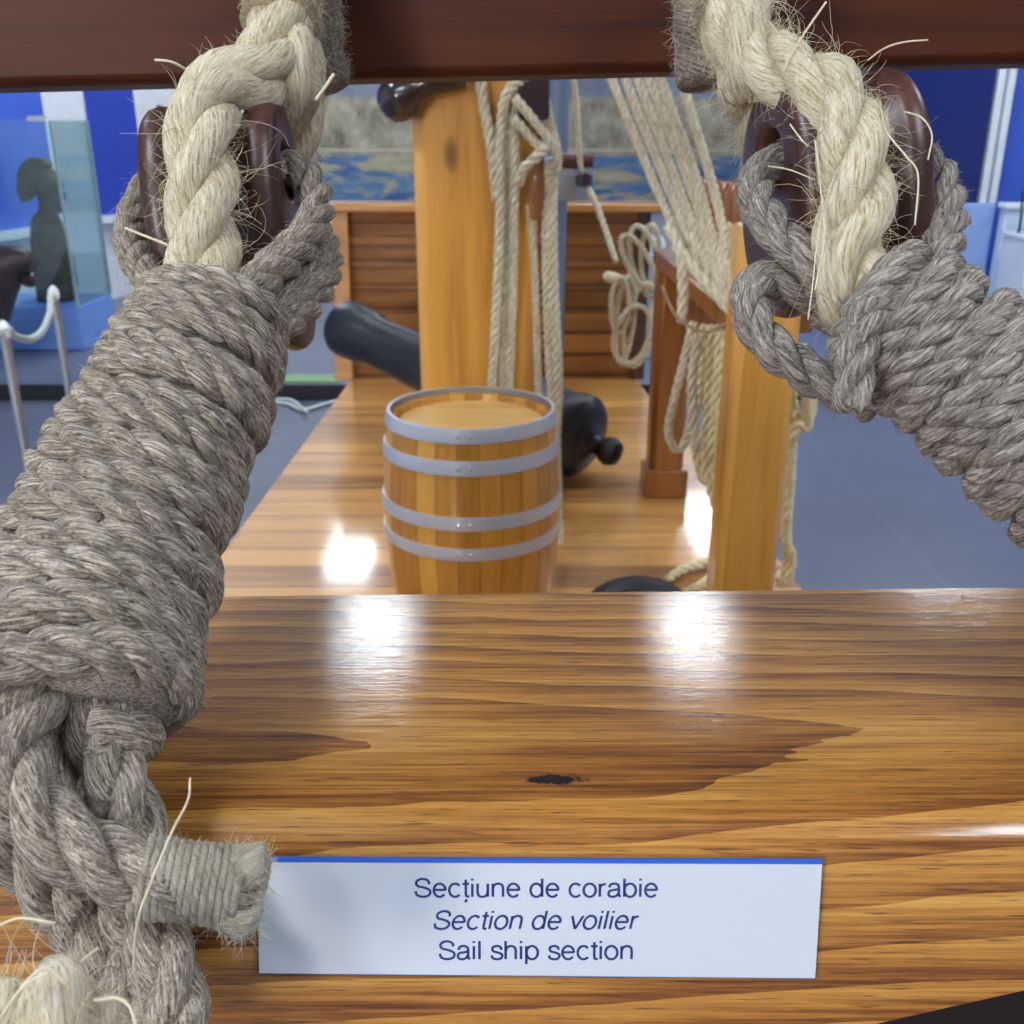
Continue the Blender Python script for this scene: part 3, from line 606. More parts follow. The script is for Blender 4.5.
cr_ = empty('gun_chock', (mid[0], mid[1], ZD), 'brown wooden chock under the diagonal cannon behind the mast', 'chock')
MB().box(mid[0] - .12, mid[0] + .12, mid[1] - .12, mid[1] + .12, ZD + .001, mid[2] - .19).build('block', M_orange2, cr_, bevel=.01)
bz = br_[2] - .152 
b2_ = np.array([.27, 2.02, ZD + .150]); cannon('cannon', b2_, b2_ + np.array([-.02, -1.0, .03]), 'black iron cannon mostly hidden below the varnished rail, right of barrel', .97)
# posts and pin rail to starboard
def post(label, u0, u1, vref, y, zt, mat, th, collar=None, top=None):
    xa, xb = ony(u0, vref, y)[0], ony(u1, vref, y)[0]
    e = empty('deck_post', ((xa + xb) / 2, y + th / 2, ZD), label, 'post', None)
    column(chamf(xa, xb, y, y + th, .018), ZD + .001, zt).build('shaft', mat, e, bevel=.004)
    if collar: MB().box(xa - .014, xb + .014, y - .014, y + th + .014, ZD + .001, ZD + collar).build('collar', mat, e, bevel=.006)
    return xa, xb
n0, n1 = post('orange varnished post with rope hanging behind it, before the right rope', 727, 790, 450, 2.12, 1.30, M_orange, .13)
f0, f1 = post('shorter brown post with a square foot, behind the rope hanks', 653, 688, 400, 3.28, 1.10, M_orange2, .12, collar=.10)
# pin rail between the posts (runs fore and aft)
prl = empty('pin_rail', ((n0 + f1) / 2, 2.7, 1.05), 'brown pin rail running from the brown post to the orange post', 'rail')
za = 1.06
v = [(f0, 3.45, za), (f1 + .09, 3.45, za), (n0 + .20, 2.26, za), (n0 + .01, 2.26, za)]; v = v + [(a, b, za + .05) for a, b, _ in v]
MB().add(v, [(0, 1, 2, 3), (7, 6, 5, 4), (0, 4, 5, 1), (1, 5, 6, 2), (2, 6, 7, 3), (3, 7, 4, 0)]).build('rail_board', M_orange2, prl, bevel=.006)
pinpos = [(693, 3.22), (703, 3.10), (713, 3.0), (722, 2.90), (731, 2.80), (740, 2.71)]
proto = None
for i, (u, y) in enumerate(pinpos):
    p = ony(u, 262, y); x = p[0]; ztop = ony(u, 184, y)[2]; h = ztop - za
    if proto is None:
        proto = bpy.data.objects.new('belaying_pin', None); COL.objects.link(proto)
        for nm, pr_, mt in (('shaft', [(0, -.28), (.012, -.275), (.018, -.2), (.021, -.001)], M_pin), ('handle', [(.021, .051), (.030, .07), (.020, .11), (.029, .20), (.028, .26), (.016, .285), (0, .29)], M_pin)):
            oo = MB().lathe([(r, z) for r, z in pr_], 16, cap=False).build(nm, mt, None, smooth=True); oo.parent = proto
        r = proto
    else:
        r = proto.copy(); COL.objects.link(r)
        for ch in list(proto.children): c = ch.copy(); COL.objects.link(c); c.parent = r
    r.location = (x, y, za); r.scale = (1, 1, 1)
    tag(r, 'turned brown belaying pin standing in the pin rail beside the rope fall', 'belaying pin', 'belaying pins in the pin rail')
# the fan of lines coming down to the pin rail
M_fall = M_thin
fan = [((605, 60), (652, 178), (676, 232), (690, 262)), ((619, 60), (665, 180), (690, 240), (703, 275)), ((632, 60), (676, 180), (702, 250), (716, 290)), ((643, 60), (688, 180), (712, 255), (727, 300)), ((655, 60), (697, 180), (716, 250), (732, 305)), ((668, 60), (706, 180), (724, 255), (738, 310)), ((676, 60), (714, 190), (728, 260), (741, 312))]
for i, L in enumerate(fan):
    if i == 5: continue
    yy = 2.55 - i * .03
    P = [ony(L[0][0] - 10, L[0][1] - 60, yy + .02), ony(*L[0], yy), ony(*L[1], yy - .05), ony(*L[2], yy - .12), ony(*L[3], yy - .18), ony(746, 322, 2.30 + i * .004)]
    r_, _ = rope('fall_line', P, .0112, M_fall, None, sides=7, lay=2.4)
    tag(r_, ('leftmost of the cream lines fanning down to the orange post', 'second from left of the cream lines fanning down to the orange post', 'third from left of the cream lines fanning down to the orange post', 'fourth from left of the cream lines fanning down to the orange post', 'fifth from left of the cream lines fanning down to the orange post', '', 'rightmost cream line of the fan, set apart from the others')[i], 'rope', 'cream lines fanning down to the orange post')
fe = empty('lashed_tail', ony(695, 300, 2.36), 'cream rope tail with a whipped end hanging below the fan of lines', 'rope')
rope('line', [ony(668, 225, 2.40), ony(680, 250, 2.36), ony(683, 290, 2.36), ony(681, 322, 2.36)], .0135, M_fall, fe, sides=7)
rope('wrapping_turn', [ony(676, 245, 2.37), ony(700, 275, 2.33), ony(722, 300, 2.28), ony(742, 322, 2.24)], .015, M_fall, fe, sides=7)
rope('wrapping_turn', [ony(690, 235, 2.40), ony(708, 270, 2.36), ony(728, 298, 2.31), ony(745, 325, 2.27)], .015, M_fall, fe, sides=7)
wire('seizing_twine', [ony(662, 286, 2.34), ony(678, 318, 2.33), ony(705, 332, 2.3), ony(730, 322, 2.25), ony(752, 318, 2.10)], .0035, M_tan, fe)
# hanks hanging from the pins
hk = empty('rope_hank', ony(700, 340, 2.7), 'cream rope hank hanging in long loops from the pin rail left of the orange post', 'rope hank')
H = [[(728, 245), (738, 235), (745, 250), (738, 268), (728, 258)],
     [(693, 322), (684, 360), (674, 400), (668, 430), (674, 448), (682, 447), (690, 425), (697, 380), (702, 340)],
     [(704, 325), (700, 380), (694, 430), (700, 470), (708, 480), (714, 450), (716, 380), (714, 330)],
     [(712, 325), (708, 400), (706, 460), (714, 500), (722, 515), (728, 470)], [(720, 325), (716, 400), (712, 450), (720, 490), (728, 500)],
     [(728, 330), (722, 380), (720, 440), (724, 500)], [(726, 250), (722, 262), (730, 276), (742, 270)], [(698, 335), (692, 380), (694, 420), (700, 450)], [(732, 225), (724, 240), (726, 262), (734, 275)]]
for i, L in enumerate(H):
    yy = 2.62 - .025 * i
    rope('loop', [ony(u, v, yy + .01 * math.sin(q)) for q, (u, v) in enumerate(L)], .0135 if i != 1 else .012, M_hank if i in (2, 3, 4, 5, 0, 6, 8) else M_thin, hk, sides=7)
h2 = empty('rope_hank', ony(800, 400, 2.4), 'pale yellow rope hank showing behind the right side of the orange post', 'rope hank')
for i, L in enumerate([[(794, 345), (802, 380), (808, 410), (806, 428), (798, 425), (792, 440)], [(800, 345), (808, 375), (812, 405), (804, 425), (795, 410)], [(790, 350), (792, 430), (788, 500), (786, 540), (792, 560), (785, 583), (776, 575)], [(786, 400), (790, 470), (786, 530), (788, 560), (780, 580)]]):
    rope('loop', [ony(u, v, 2.36 + .03 * i) for (u, v) in L], .0145, M_hank, h2, sides=7)
h3 = empty('rope_end', onz(700, 580, ZD), 'pale yellow rope ends lying on deck left of the orange post', 'rope')
for L in ([(666, 582), (682, 570), (705, 563), (735, 558), (760, 560)], [(690, 592), (706, 582), (718, 570), (735, 563), (755, 575)]):
    rope('line', [onz(u, v, ZD + .0165) for u, v in L], .0145, M_hank, h3, sides=7)

# ================================================================== FOREGROUND RAIL AND BEAM
RO = Vector((0, .341, 1.272))
kp = onz(555, 780, 1.272); KNOT = (kp[0] - RO.x, kp[1] - RO.y)
M_rail = rail_wood()
yb0, yb1 = onz(0, 591, 1.272)[1] + .002, onz(1024, 581, 1.272)[1] + .002
XE = .95
def _fp(u, v):
    r = ray(u, v); c0 = .2925 - 1.262 * .25; return CAM + r * ((c0 - (CAM[1] - .25 * CAM[2])) / (r[1] - .25 * r[2]))
XB0, ZB0 = _fp(900, 1013)[0], _fp(900, 1013)[2] - .006; XB1, ZB1 = _fp(1024, 985)[0], _fp(1024, 985)[2] - .006
def rail_section(x):
    q = (x + XE) / (2 * XE); xs = x
    yb = yb0 + (yb1 - yb0) * ((x + .24) / .48); zbm = ZB0 + (ZB1 - ZB0) * (x - XB0) / (XB1 - XB0)
    zbm = max(1.12, min(zbm, 1.222))
    P = [(yb - .004, 1.266), (yb - .010, 1.2715)]
    P += [(.345, 1.273), (.312, 1.272)]
    c = (.312, 1.250)   # rounded nosing
    for a in np.linspace(80, 14, 7): P.append((c[0] - .0205 * math.cos(math.radians(a)), c[1] + .0215 * math.sin(math.radians(a))))
    yf = lambda z: .2925 - (1.262 - z) * .25
    P += [(yf(1.235), 1.235), (yf(zbm + .004), zbm + .004), (yf(zbm) + .006, zbm - .002), (.33, zbm - .004), (yb, zbm), (yb, 1.25)]
    return P
m = MB(); xs = np.linspace(-XE, XE, 61); n = len(rail_section(0))
v = [(x, a, b) for x in xs for a, b in rail_section(x)]
f = [(i * n + j, i * n + (j + 1) % n, (i + 1) * n + (j + 1) % n, (i + 1) * n + j) for i in range(len(xs) - 1) for j in range(n)]
f += [tuple(range(n))[::-1], tuple((len(xs) - 1) * n + j for j in range(n))]
v = [(a - RO.x, b - RO.y, c - RO.z) for a, b, c in v]
rail = mk('ship_rail', v, f, M_rail, None, True); rail.location = RO
rail.data.set_sharp_from_angle(angle=math.radians(30))
tag(rail, 'broad varnished oak rail with a dark knot, carrying the white name plate', 'rail')
M_dark = grain_wood('dark_red_brown_wood', (.085, .020, .006), (.038, .009, .003), 'x', 3.0, .6, .12, knots=False, cr=.4); M_dark.node_tree.nodes['Principled BSDF'].inputs['Specular IOR Level'].default_value = .2  # one dark red-brown tone for the beam and stanchions
zl = ony(0, 88, .64)[2]; zr = ony(1024, 63, .64)[2]; sl = (zr - zl) / (ony(1024, 63, .64)[0] - ony(0, 88, .64)[0]); z_at = lambda x: zl + sl * (x - ony(0, 88, .64)[0])
v = []
for y in (.64, .73):
    for x, up in ((-.95, 0), (.95, 0), (.95, .16), (-.95, .16)): v.append((x, y, z_at(x) + up))
beam = MB().add(v, [(0, 1, 2, 3), (7, 6, 5, 4), (0, 4, 5, 1), (1, 5, 6, 2), (2, 6, 7, 3), (3, 7, 4, 0)]).build('upper_beam', M_dark, bevel=.006)
tag(beam, 'dark reddish brown beam crossing the top of the photo behind the ropes', 'beam')
for s in (-1, 1):
    st_ = MB().box(s * .88 - .06, s * .88 + .06, yb1 + .02, .6395, ZD + .001, 1.68).build('rail_stanchion', M_dark, bevel=.006)
    tag(st_, ('dark wooden stanchion holding the left end of the rails', 'dark wooden stanchion holding the right end of the rails')[s > 0], 'post')
pt_ = [(x, max(1.12, min(ZB0 + (ZB1 - ZB0) * (x - XB0) / (XB1 - XB0), 1.222)) - .0055) for x in np.linspace(-.8, .8, 60)]
pn_ = MB().prism([(-.8, ZD + .001)] + [(.8, ZD + .001)] + pt_[::-1], .335, .36).build('side_boards', plain('black_brown_board', (.018, .009, .006), .6)); tag(pn_, 'dark boarding added beneath the varnished rail', 'boarding')  # added panel; darkness beneath the rail is put into its near-black colour
# name plate
ptl, ptr = None, None
def face_pt(u, v, off=0.0):
    r = ray(u, v); # plane y = .2925-(1.262-z)*.25  ->  y - .25 z = -.023
    c0 = .2925 - 1.262 * .25; tt = (c0 - (CAM[1] - .25 * CAM[2])) / (r[1] - .25 * r[2]); p = CAM + r * tt
    nrm = np.array([0, -1, .25]); nrm /= np.linalg.norm(nrm); return p + nrm * off
TH = .0022
q = [face_pt(259, 859, .0004), face_pt(820, 861, .0004), face_pt(813, 974, .0004), face_pt(261, 969, .0004)]
nr = np.array([0, -1, .25]); nr /= np.linalg.norm(nr)
plate = empty('name_plate', (q[0] + q[2]) / 2, 'white rectangular name plate with blue lettering and blue top edge on the rail', 'sign')
M_plate = plain('white_plastic', (.62, .66, .73), .35, nscale=40, var=.02); M_ink = plain('navy_ink', (.020, .035, .19), .5, var=.05); M_edge = plain('blue_plate_edge', (.03, .13, .62), .4, var=.05)
Q = [Vector(p) for p in q]; Qf = [p + Vector(nr) * TH for p in Q]
MB().add(Q + Qf, [(0, 1, 2, 3), (7, 6, 5, 4), (0, 4, 5, 1), (1, 5, 6, 2), (2, 6, 7, 3), (3, 7, 4, 0)]).build('card', M_plate, plate)
# the blue edge shows along the top, sides and foot as a thin layer under the white face
eu = Vector((0, .25, 1)).normalized(); ex = Vector((1, 0, 0))
def strip(a, b, o1, o2, d0, d1):
    vs = [];
    for dd in (d0, d1): vs += [a + o1 + Vector(nr) * dd, b + o1 + Vector(nr) * dd, b + o2 + Vector(nr) * dd, a + o2 + Vector(nr) * dd]
    return vs
MB().add(strip(Q[0], Q[1], eu * .0001, eu * .0013, 0, TH), BOXF).build('top_edge', M_edge, plate)
MB().add(strip(Q[3], Q[2], -eu * .0006, -eu * .0001, 0, TH * .7), BOXF).build('bottom_edge', M_edge, plate)
def arc(cx, cy, rx, ry, a0, a1, n=22): return [(cx + rx * math.cos(math.radians(a)), cy + ry * math.sin(math.radians(a))) for a in np.linspace(a0, a1, n)]
def spl(*P): q, _ = smooth_path([(a, b, 0) for a, b in P], .018); return [(a, b) for a, b, _ in q]
GL = {'o': ([arc(.25, .26, .215, .262, 0, 360, 34)], .55), 'c': ([arc(.25, .26, .210, .262, 42, 318)], .50), 'e': ([[(.04, .275), (.455, .275)] + arc(.25, .26, .207, .262, 4, 322)[0:]], .55),
 'S': ([spl((.54, .50), (.50, .64), (.32, .71), (.13, .65), (.08, .53), (.15, .42), (.34, .37), (.52, .29), (.58, .19), (.52, .06), (.33, .0), (.12, .06), (.05, .22))], .66),
 's': ([spl((.38, .37), (.35, .48), (.22, .525), (.09, .48), (.06, .39), (.11, .31), (.24, .27), (.38, .21), (.41, .14), (.36, .03), (.22, 0), (.08, .04), (.03, .155))], .47),
 't': ([[(.13, .68), (.13, .11)] + spl((.13, .11), (.16, .02), (.26, .01)), [(.01, .515), (.25, .515)]], .29), 'i': ([[(.07, 0), (.07, .52)], [(.07, .64), (.07, .72)]], .20), 'l': ([[(.07, 0), (.07, .72)]], .20),
 'u': ([[(.06, .52)] + spl((.06, .52), (.06, .16), (.12, .03), (.24, 0), (.37, .06), (.42, .20)), [(.42, .52), (.42, 0)]], .54),
 'n': ([[(.06, 0), (.06, .52)], spl((.06, .32), (.12, .47), (.26, .52), (.38, .47), (.42, .34), (.42, .18), (.42, 0))], .54),
 'h': ([[(.06, 0), (.06, .72)], spl((.06, .32), (.12, .47), (.26, .52), (.38, .47), (.42, .34), (.42, .18), (.42, 0))], .54),
 'd': ([arc(.245, .26, .205, .262, 0, 360, 34), [(.45, .72), (.45, 0)]], .57), 'b': ([[(.06, .72), (.06, 0)], arc(.265, .26, .205, .262, 0, 360, 34)], .56), 'p': ([[(.06, .52), (.06, -.20)], arc(.265, .26, .205, .262, 0, 360, 34)], .56),
 'r': ([[(.06, 0), (.06, .52)], spl((.06, .31), (.11, .45), (.27, .51))], .33),
 'a': ([spl((.06, .37), (.11, .48), (.24, .525), (.37, .48), (.405, .38), (.405, .20), (.41, .06), (.48, .005)), spl((.405, .31), (.27, .275), (.10, .24), (.04, .14), (.08, .03), (.20, 0), (.33, .05), (.405, .17))], .54),
 'v': ([[(.02, .52), (.22, .0)], [(.22, 0), (.42, .52)]], .46), ' ': ([], .27)}
GL[chr(0x21b)] = (GL['t'][0] + [[(.15, -.09), (.145, -.15), (.10, -.22)]], .29)
def text(body, u0, u1, vbase, vcap, shear=0, name='lettering'):
    W = .047; verts = []; faces = []; pen = 0
    for ch in body:
        st, adv = GL[ch]
        for P in st:
            P = np.array(P); P = P[np.concatenate([[True], np.linalg.norm(np.diff(P, axis=0), axis=1) > 1e-4])]
            t_ = np.gradient(P, axis=0) if len(P) > 2 else np.repeat([P[1] - P[0]], 2, 0)
            t_ = t_ / np.linalg.norm(t_, axis=1)[:, None]; nn = np.stack([-t_[:, 1], t_[:, 0]], 1) * W
            b = len(verts)
            for k in range(len(P)):
                for q in (P[k] + nn[k], P[k] - nn[k]): verts.append((q[0] + pen + shear * q[1], q[1]))
            faces += [(b + 2 * k, b + 2 * k + 1, b + 2 * k + 3, b + 2 * k + 2) for k in range(len(P) - 1)]
        pen += adv
    vs = np.array(verts); x0, x1 = vs[:, 0].min(), vs[:, 0].max()
    A, B = face_pt(u0, vbase), face_pt(u1, vbase); Cc = face_pt(u0, vcap)
    w = float(np.linalg.norm(B - A)); h = float(np.linalg.norm((Cc - A) * [0, 1, 1])); kx = w / (x1 - x0); ky = h / .72
    nv = [A + (B - A) / w * ((p[0] - x0) * kx) + np.array(eu) * (p[1] * ky) + nr * (TH + .0005) for p in vs]
    return mk(name, nv, faces, M_ink, plate)
text('Sec\u021biune de corabie', 415, 657, 893, 875)
text('Section de voilier', 434, 638, 925, 907, shear=.20)
text('Sail ship section', 439, 632, 955, 937)

# ================================================================== HEART BLOCKS
M_heart = NT('dark_heart_wood'); t = M_heart; o_ = t.obj(); g = t.noise(t.vmul(o_, (60, 60, 9)), 1, 4, .6, .4)
t.set(Base_Color=t.ramp(g, [(.3, (.028, .010, .010)), (.55, (.065, .022, .017)), (.75, (.14, .05, .03))]), Roughness=.42, Coat_Weight=.35, Coat_Roughness=.3); t.bump(g, .2, .001); M_heart = t.m
def heart(name, c, hy, hz, ht, yaw, label, hole_dz=.025, tilt=0, roll=0):
    """thick oval block with a groove round its edge and a hole through it (axis = local x)"""
    N = 72; rings = []
    prof = [(1.0, -ht * .62), (1.02, -ht * .82), (.97, -ht * .96), (.86, -ht)]
    outer = [(.80, 0), (.80, -ht * .28), (.84, -ht * .45), (.98, -ht * .56), (1.02, -ht * .66), (1.03, -ht * .78), (1.0, -ht * .90), (.93, -ht * .98), (.84, -ht)]
    side = outer[::-1]; full = side + [(a, -b) for a, b in outer[1:]]
    hy2, hz2 = hy * .36, hz * .22
    V = []
    def hole(s, x): return [(x, hy2 * s * math.cos(a), hole_dz + hz2 * s * math.sin(a)) for a in np.linspace(0, 2 * PI, N, endpoint=False)]
    V.append(hole(1.0, -ht * .9)); V.append(hole(1.12, -ht * .98)); V.append(hole(1.25, -ht * 1.0))
    for (k, x) in full:
        V.append([(x, (hy - .036 * (1 - k)) * math.copysign(abs(math.cos(a)) ** .92, math.cos(a)), (hz - .036 * (1 - k)) * math.copysign(abs(math.sin(a)) ** .92, math.sin(a))) for a in np.linspace(0, 2 * PI, N, endpoint=False)])
    V.append(hole(1.25, ht * 1.0)); V.append(hole(1.12, ht * .98)); V.append(hole(1.0, ht * .9))
    R = len(V); f = [(j * N + i, j * N + (i + 1) % N, ((j + 1) % R) * N + (i + 1) % N, ((j + 1) % R) * N + i) for j in range(R) for i in range(N)]
    T = Matrix.Translation(Vector([float(q) for q in c])); Rm = Matrix.Rotation(yaw, 4, 'Z') @ Matrix.Rotation(-roll, 4, 'Y')
    o = mk(name, [Rm @ Vector(p) for ring in V for p in ring], f, M_heart, None, True); o.location = T.translation
    return tag(o, label, 'heart block')
HL = at(233, 233, .515); HR = at(832, 197, .485)
heart('wooden_heart', HL, .036, .0600, .0325, 0, 'dark brown grooved wooden heart block at the head of the left rope lashing', .028, roll=.07)
heart('wooden_heart', HR, .038, .0530, .0315, math.radians(10), 'dark brown grooved wooden heart block at the head of the right rope lashing', .022, roll=.10)

# ================================================================== ROPE ASSEMBLIES
def lashing(parent, axis, radii, rr0, rr1, squash, mat=M_grey, name='lashing_turns', phase=0, lay=2.5, rough=.07):
    """one rope wound tightly round a core along axis; its thickness eases from rr0 to rr1"""
    C, ss = smooth_path(axis, .0012); T, N, B = frames(C); L = ss[-1]
    core = np.interp(ss / L, [r[0] for r in radii], [r[1] for r in radii])
    s2 = np.linspace(0, L, 2600); rr = np.interp(s2 / L, [0, .35, 1], [rr0, (rr0 + rr1) / 2, rr1])
    ip = lambda A: np.stack([np.interp(s2, ss, A[:, k]) for k in range(3)], 1); Ci, Ni, Bi, Ti = ip(C), ip(N), ip(B), ip(T)
    cr = np.interp(s2, ss, core)
    a = phase + np.concatenate([[0], np.cumsum(2 * PI / (2 * rr[1:] * squash) * np.diff(s2))])
    nn = int((a[-1] - a[0]) * 12); aq = np.linspace(a[0], a[-1], nn); iq = lambda A: np.stack([np.interp(aq, a, A[:, k]) for k in range(3)], 1)
    Ci, Ni, Bi, Ti = iq(Ci), iq(Ni), iq(Bi), iq(Ti); cr = np.interp(aq, a, cr); rr = np.interp(aq, a, rr)
    jit = cr + rr * (.07 * np.sin(aq * .31) + .06 * np.sin(aq * 1.7 + 1) + .06 * np.sin(aq * 2.63))
    P = Ci + jit[:, None] * (np.cos(aq)[:, None] * Ni + np.sin(aq)[:, None] * Bi) + (rr * (.22 * np.sin(aq * .53 + 1.3) + .14 * np.sin(aq * 1.37)))[:, None] * Ti
    M = newM(); seg = np.concatenate([[0], np.cumsum(np.linalg.norm(np.diff(P, axis=0), axis=1))])
    twist = np.concatenate([[0], np.cumsum(np.diff(seg) / (lay * 2 * rr[1:]))])       # turns of the strands
    m = int(twist[-1] * 17); tw = np.linspace(0, twist[-1], m); sq = np.interp(tw, twist, seg); rq = np.interp(tw, twist, rr)
    PC = np.stack([np.interp(sq, seg, P[:, k]) for k in range(3)], 1)
    T2, N2, B2 = frames(PC)
    for q in range(3):
        an = 2 * PI * q / 3 + 2 * PI * tw
        wv = 1 + .08 * np.sin(tw * 5.1 + q * 2) + .06 * np.sin(tw * 1.9 + q)
        tube(PC + (rq * .54)[:, None] * (np.cos(an)[:, None] * N2 + np.sin(an)[:, None] * B2), sq, rq * .55 * wv, 12, M, ftw=2 * PI / (lay * 2 * rr0) * .7, seed=q, rough=rough)
    finish(M, name, mat, parent)
    Mc = newM(); tube(C[::8], ss[::8], core[::8], 24, Mc, ftw=60); finish(Mc, 'inner_turns', mat, parent)
    return None, M
# ---- left
LL = empty('rope_lashing', at(90, 650, .36), 'grey hemp rope lashing wound in thick turns, at the left, with a whipped tail', 'rope lashing')
axL = A3([(220, 300, .447), (205, 340, .438), (180, 400, .425), (150, 460, .410), (124, 520, .395), (100, 590, .378), (82, 650, .362), (72, 700, .350), (66, 738, .343)])
oL, ML = lashing(LL, axL, [(0, .010), (.035, .026), (.12, .0300), (.45, .0325), (.8, .0345), (.965, .0335), (1, .014)], .0060, .0088, .90, M_grey)
toward = lambda P, N: ((CAM - P) * N).sum(1) > 0
fuzz(ML, 9000, .0050, 'loose_fibres', M_fg, LL, rad=.00009, sel=toward)
fuzz(ML, 34000, .0024, 'fibre_nap', M_fg, LL, rad=.00010, sel=toward, segs=2, out=.45, seed=2)
Mx = newM()
def lrope(P, R, parent=LL, mat=M_grey, nm='lanyard', lay=2.6, **k):
    M = newM(); rope_into(M, A3(P), R, lay=lay, sides=12, rough=.06, spp=17, **k); o = finish(M, nm, mat, parent)
    for kk in ('pts', 'nrm', 'tan'): Mx[kk] += M[kk]
    return o
lrope([(262, 165, .515), (290, 168, .513), (308, 180, .508), (317, 205, .498), (308, 234, .483), (285, 258, .468), (258, 282, .452), (232, 310, .440)], .0090)
lrope([(296, 222, .545), (318, 236, .528), (326, 262, .508), (316, 290, .488), (292, 314, .470), (268, 335, .455), (235, 360, .44)], .0090)
lrope([(268, 285, .475), (290, 262, .482), (306, 250, .49), (320, 262, .495), (310, 285, .48), (284, 305, .466), (256, 325, .452)], .0080)
lrope([(200, 170, .515), (165, 176, .515), (142, 196, .512), (131, 228, .505), (136, 256, .493), (155, 282, .475), (182, 308, .455)], .0085)
lrope([(150, 205, .53), (138, 240, .515), (150, 270, .495), (170, 292, .475)], .008)
# hanging ropes under the lashing
lrope([(60, 640, .345), (34, 690, .335), (14, 745, .325), (22, 795, .318), (62, 838, .316), (105, 862, .318), (150, 876, .320), (200, 884, .323), (248, 888, .326)], .0122, taper=[(0, .95), (.6, 1.02), (1, .95)])
lrope([(92, 650, .362), (100, 700, .350), (104, 745, .342), (122, 790, .340), (134, 830, .340), (138, 870, .341)], .0112)
lrope([(64, 660, .368), (62, 730, .356), (72, 800, .350), (74, 860, .345), (84, 920, .341), (108, 975, .335), (118, 1060, .325)], .0115)
lrope([(-20, 610, .375), (-25, 690, .355), (-15, 760, .345), (10, 830, .338), (40, 875, .338), (80, 915, .338)], .0115)
lrope([(120, 870, .343), (140, 920, .338), (166, 968, .331), (174, 1010, .326), (176, 1070, .318)], .0118)
lrope([(96, 905, .346), (120, 950, .340), (140, 1000, .335), (146, 1070, .33)], .010)
lrope([(150, 690, .372), (120, 730, .362), (108, 780, .352), (98, 830, .347), (90, 880, .345)], .0095)
fuzz(Mx, 6000, .0055, 'loose_fibres', M_fg, LL, rad=.00009, sel=toward, seed=5)
fuzz(Mx, 26000, .0026, 'fibre_nap', M_fg, LL, rad=.00010, sel=toward, segs=2, out=.45, seed=6)
# whipping on the tail
W0, W1 = at(140, 876, .3200), at(238, 887, .3256); Mw = newM(); n = 13; L_ = np.linalg.norm(W1 - W0); ax = (W1 - W0) / L_
e1 = np.cross(ax, [0, 0, 1]); e1 /= np.linalg.norm(e1); e2 = np.cross(ax, e1)
qq = np.linspace(0, 1, n * 28); aa = qq * n * 2 * PI
P = W0 + qq[:, None] * (W1 - W0) + (.0122 - .0008 * np.sin(qq * PI))[:, None] * (np.cos(aa)[:, None] * e1 + np.sin(aa)[:, None] * e2); sg = np.concatenate([[0], np.cumsum(np.linalg.norm(np.diff(P, axis=0), axis=1))])
tube(P, sg, L_ / n * .58, 7, Mw, ftw=600); finish(Mw, 'whipping', M_whip, LL)
Mi = newM(); C, ss = smooth_path([W0, (W0 + W1) / 2, W1], .003); tube(C, ss, .0118, 20, Mi); finish(Mi, 'whipping_core', M_whip, LL)
Me = newM()
for q in range(3):
    a = 2 * PI * q / 3 + .5; dv = math.cos(a) * e1 + math.sin(a) * e2
    C, ss = smooth_path([W1 + dv * .005 - ax * .004, W1 + dv * .0085 + ax * .004, W1 + dv * .0095 + ax * .0085], .001); tube(C, ss, np.interp(ss / ss[-1], [0, .5, .85, 1], [.0065, .0078, .0074, .004]), 12, Me, ftw=90, seed=q)
finish(Me, 'frayed_end', M_whip, LL); fuzz(Me, 900, .005, 'loose_fibres', M_fc, LL, rad=.00010, out=1, seed=9)
fuzz(Mw, 500, .004, 'loose_fibres', M_fc, LL, rad=.00008, sel=toward, seed=10)
wire('loose_thread', A3([(190, 778, .318), (188, 800, .312), (172, 832, .303), (152, 880, .296), (138, 920, .292), (134, 965, .292), (140, 1000, .292), (150, 1060, .292)]), .00042, M_fc, LL)
# cream shroud, left
def cream(parent, P, R, nm='rope', **k):
    M = newM(); rope_into(M, A3(P), R, lay=3.0, sides=32, wob=.03, rib=(8, .035, 1.0), spp=26, rough=.012, **k); finish(M, nm, M_cream, parent); return M
SL = empty('shroud_rope', at(205, 260, .46), 'thick cream manila rope bent over the left wooden heart block, frayed on top', 'rope')
m1 = cream(SL, [(288, -70, .520), (284, -20, .515), (280, 30, .508), (258, 76, .494), (222, 88, .480), (202, 118, .470), (202, 165, .463), (203, 215, .459), (203, 262, .455), (206, 310, .450)], .0163)
m2 = cream(SL, [(284, -10, .520), (292, 40, .515), (296, 90, .530), (292, 150, .560), (280, 220, .572)], .0150, nm='back_leg')
m3 = cream(SL, [(282, 40, .505), (290, 70, .507), (293, 100, .52)], .0155, nm='splice_tuck')
Ma = newM()
for mm in (m1, m2, m3):
    for kk in ('pts', 'nrm', 'tan'): Ma[kk] += mm[kk]
fuzz(Ma, 2600, .011, 'loose_fibres', M_fc, SL, rad=.00013, out=.8, curl=.7, sel=toward, seed=11)
fuzz(m1, 150, .022, 'loose_fibres', M_fc, SL, rad=.00018, out=1.2, curl=1.2, seed=12, segs=7, sel=lambda P, N: (P[:, 2] > 1.46) & (P[:, 2] < 1.50) & (P[:, 0] < -.10) & (N[:, 2] > .1))
fuzz(m1, 40, .026, 'loose_fibres', M_fc, SL, rad=.00013, out=.8, curl=1.9, droop=.8, seed=13, segs=7, sel=lambda P, N: (P[:, 2] < 1.50) & (abs(N[:, 0]) > .5))
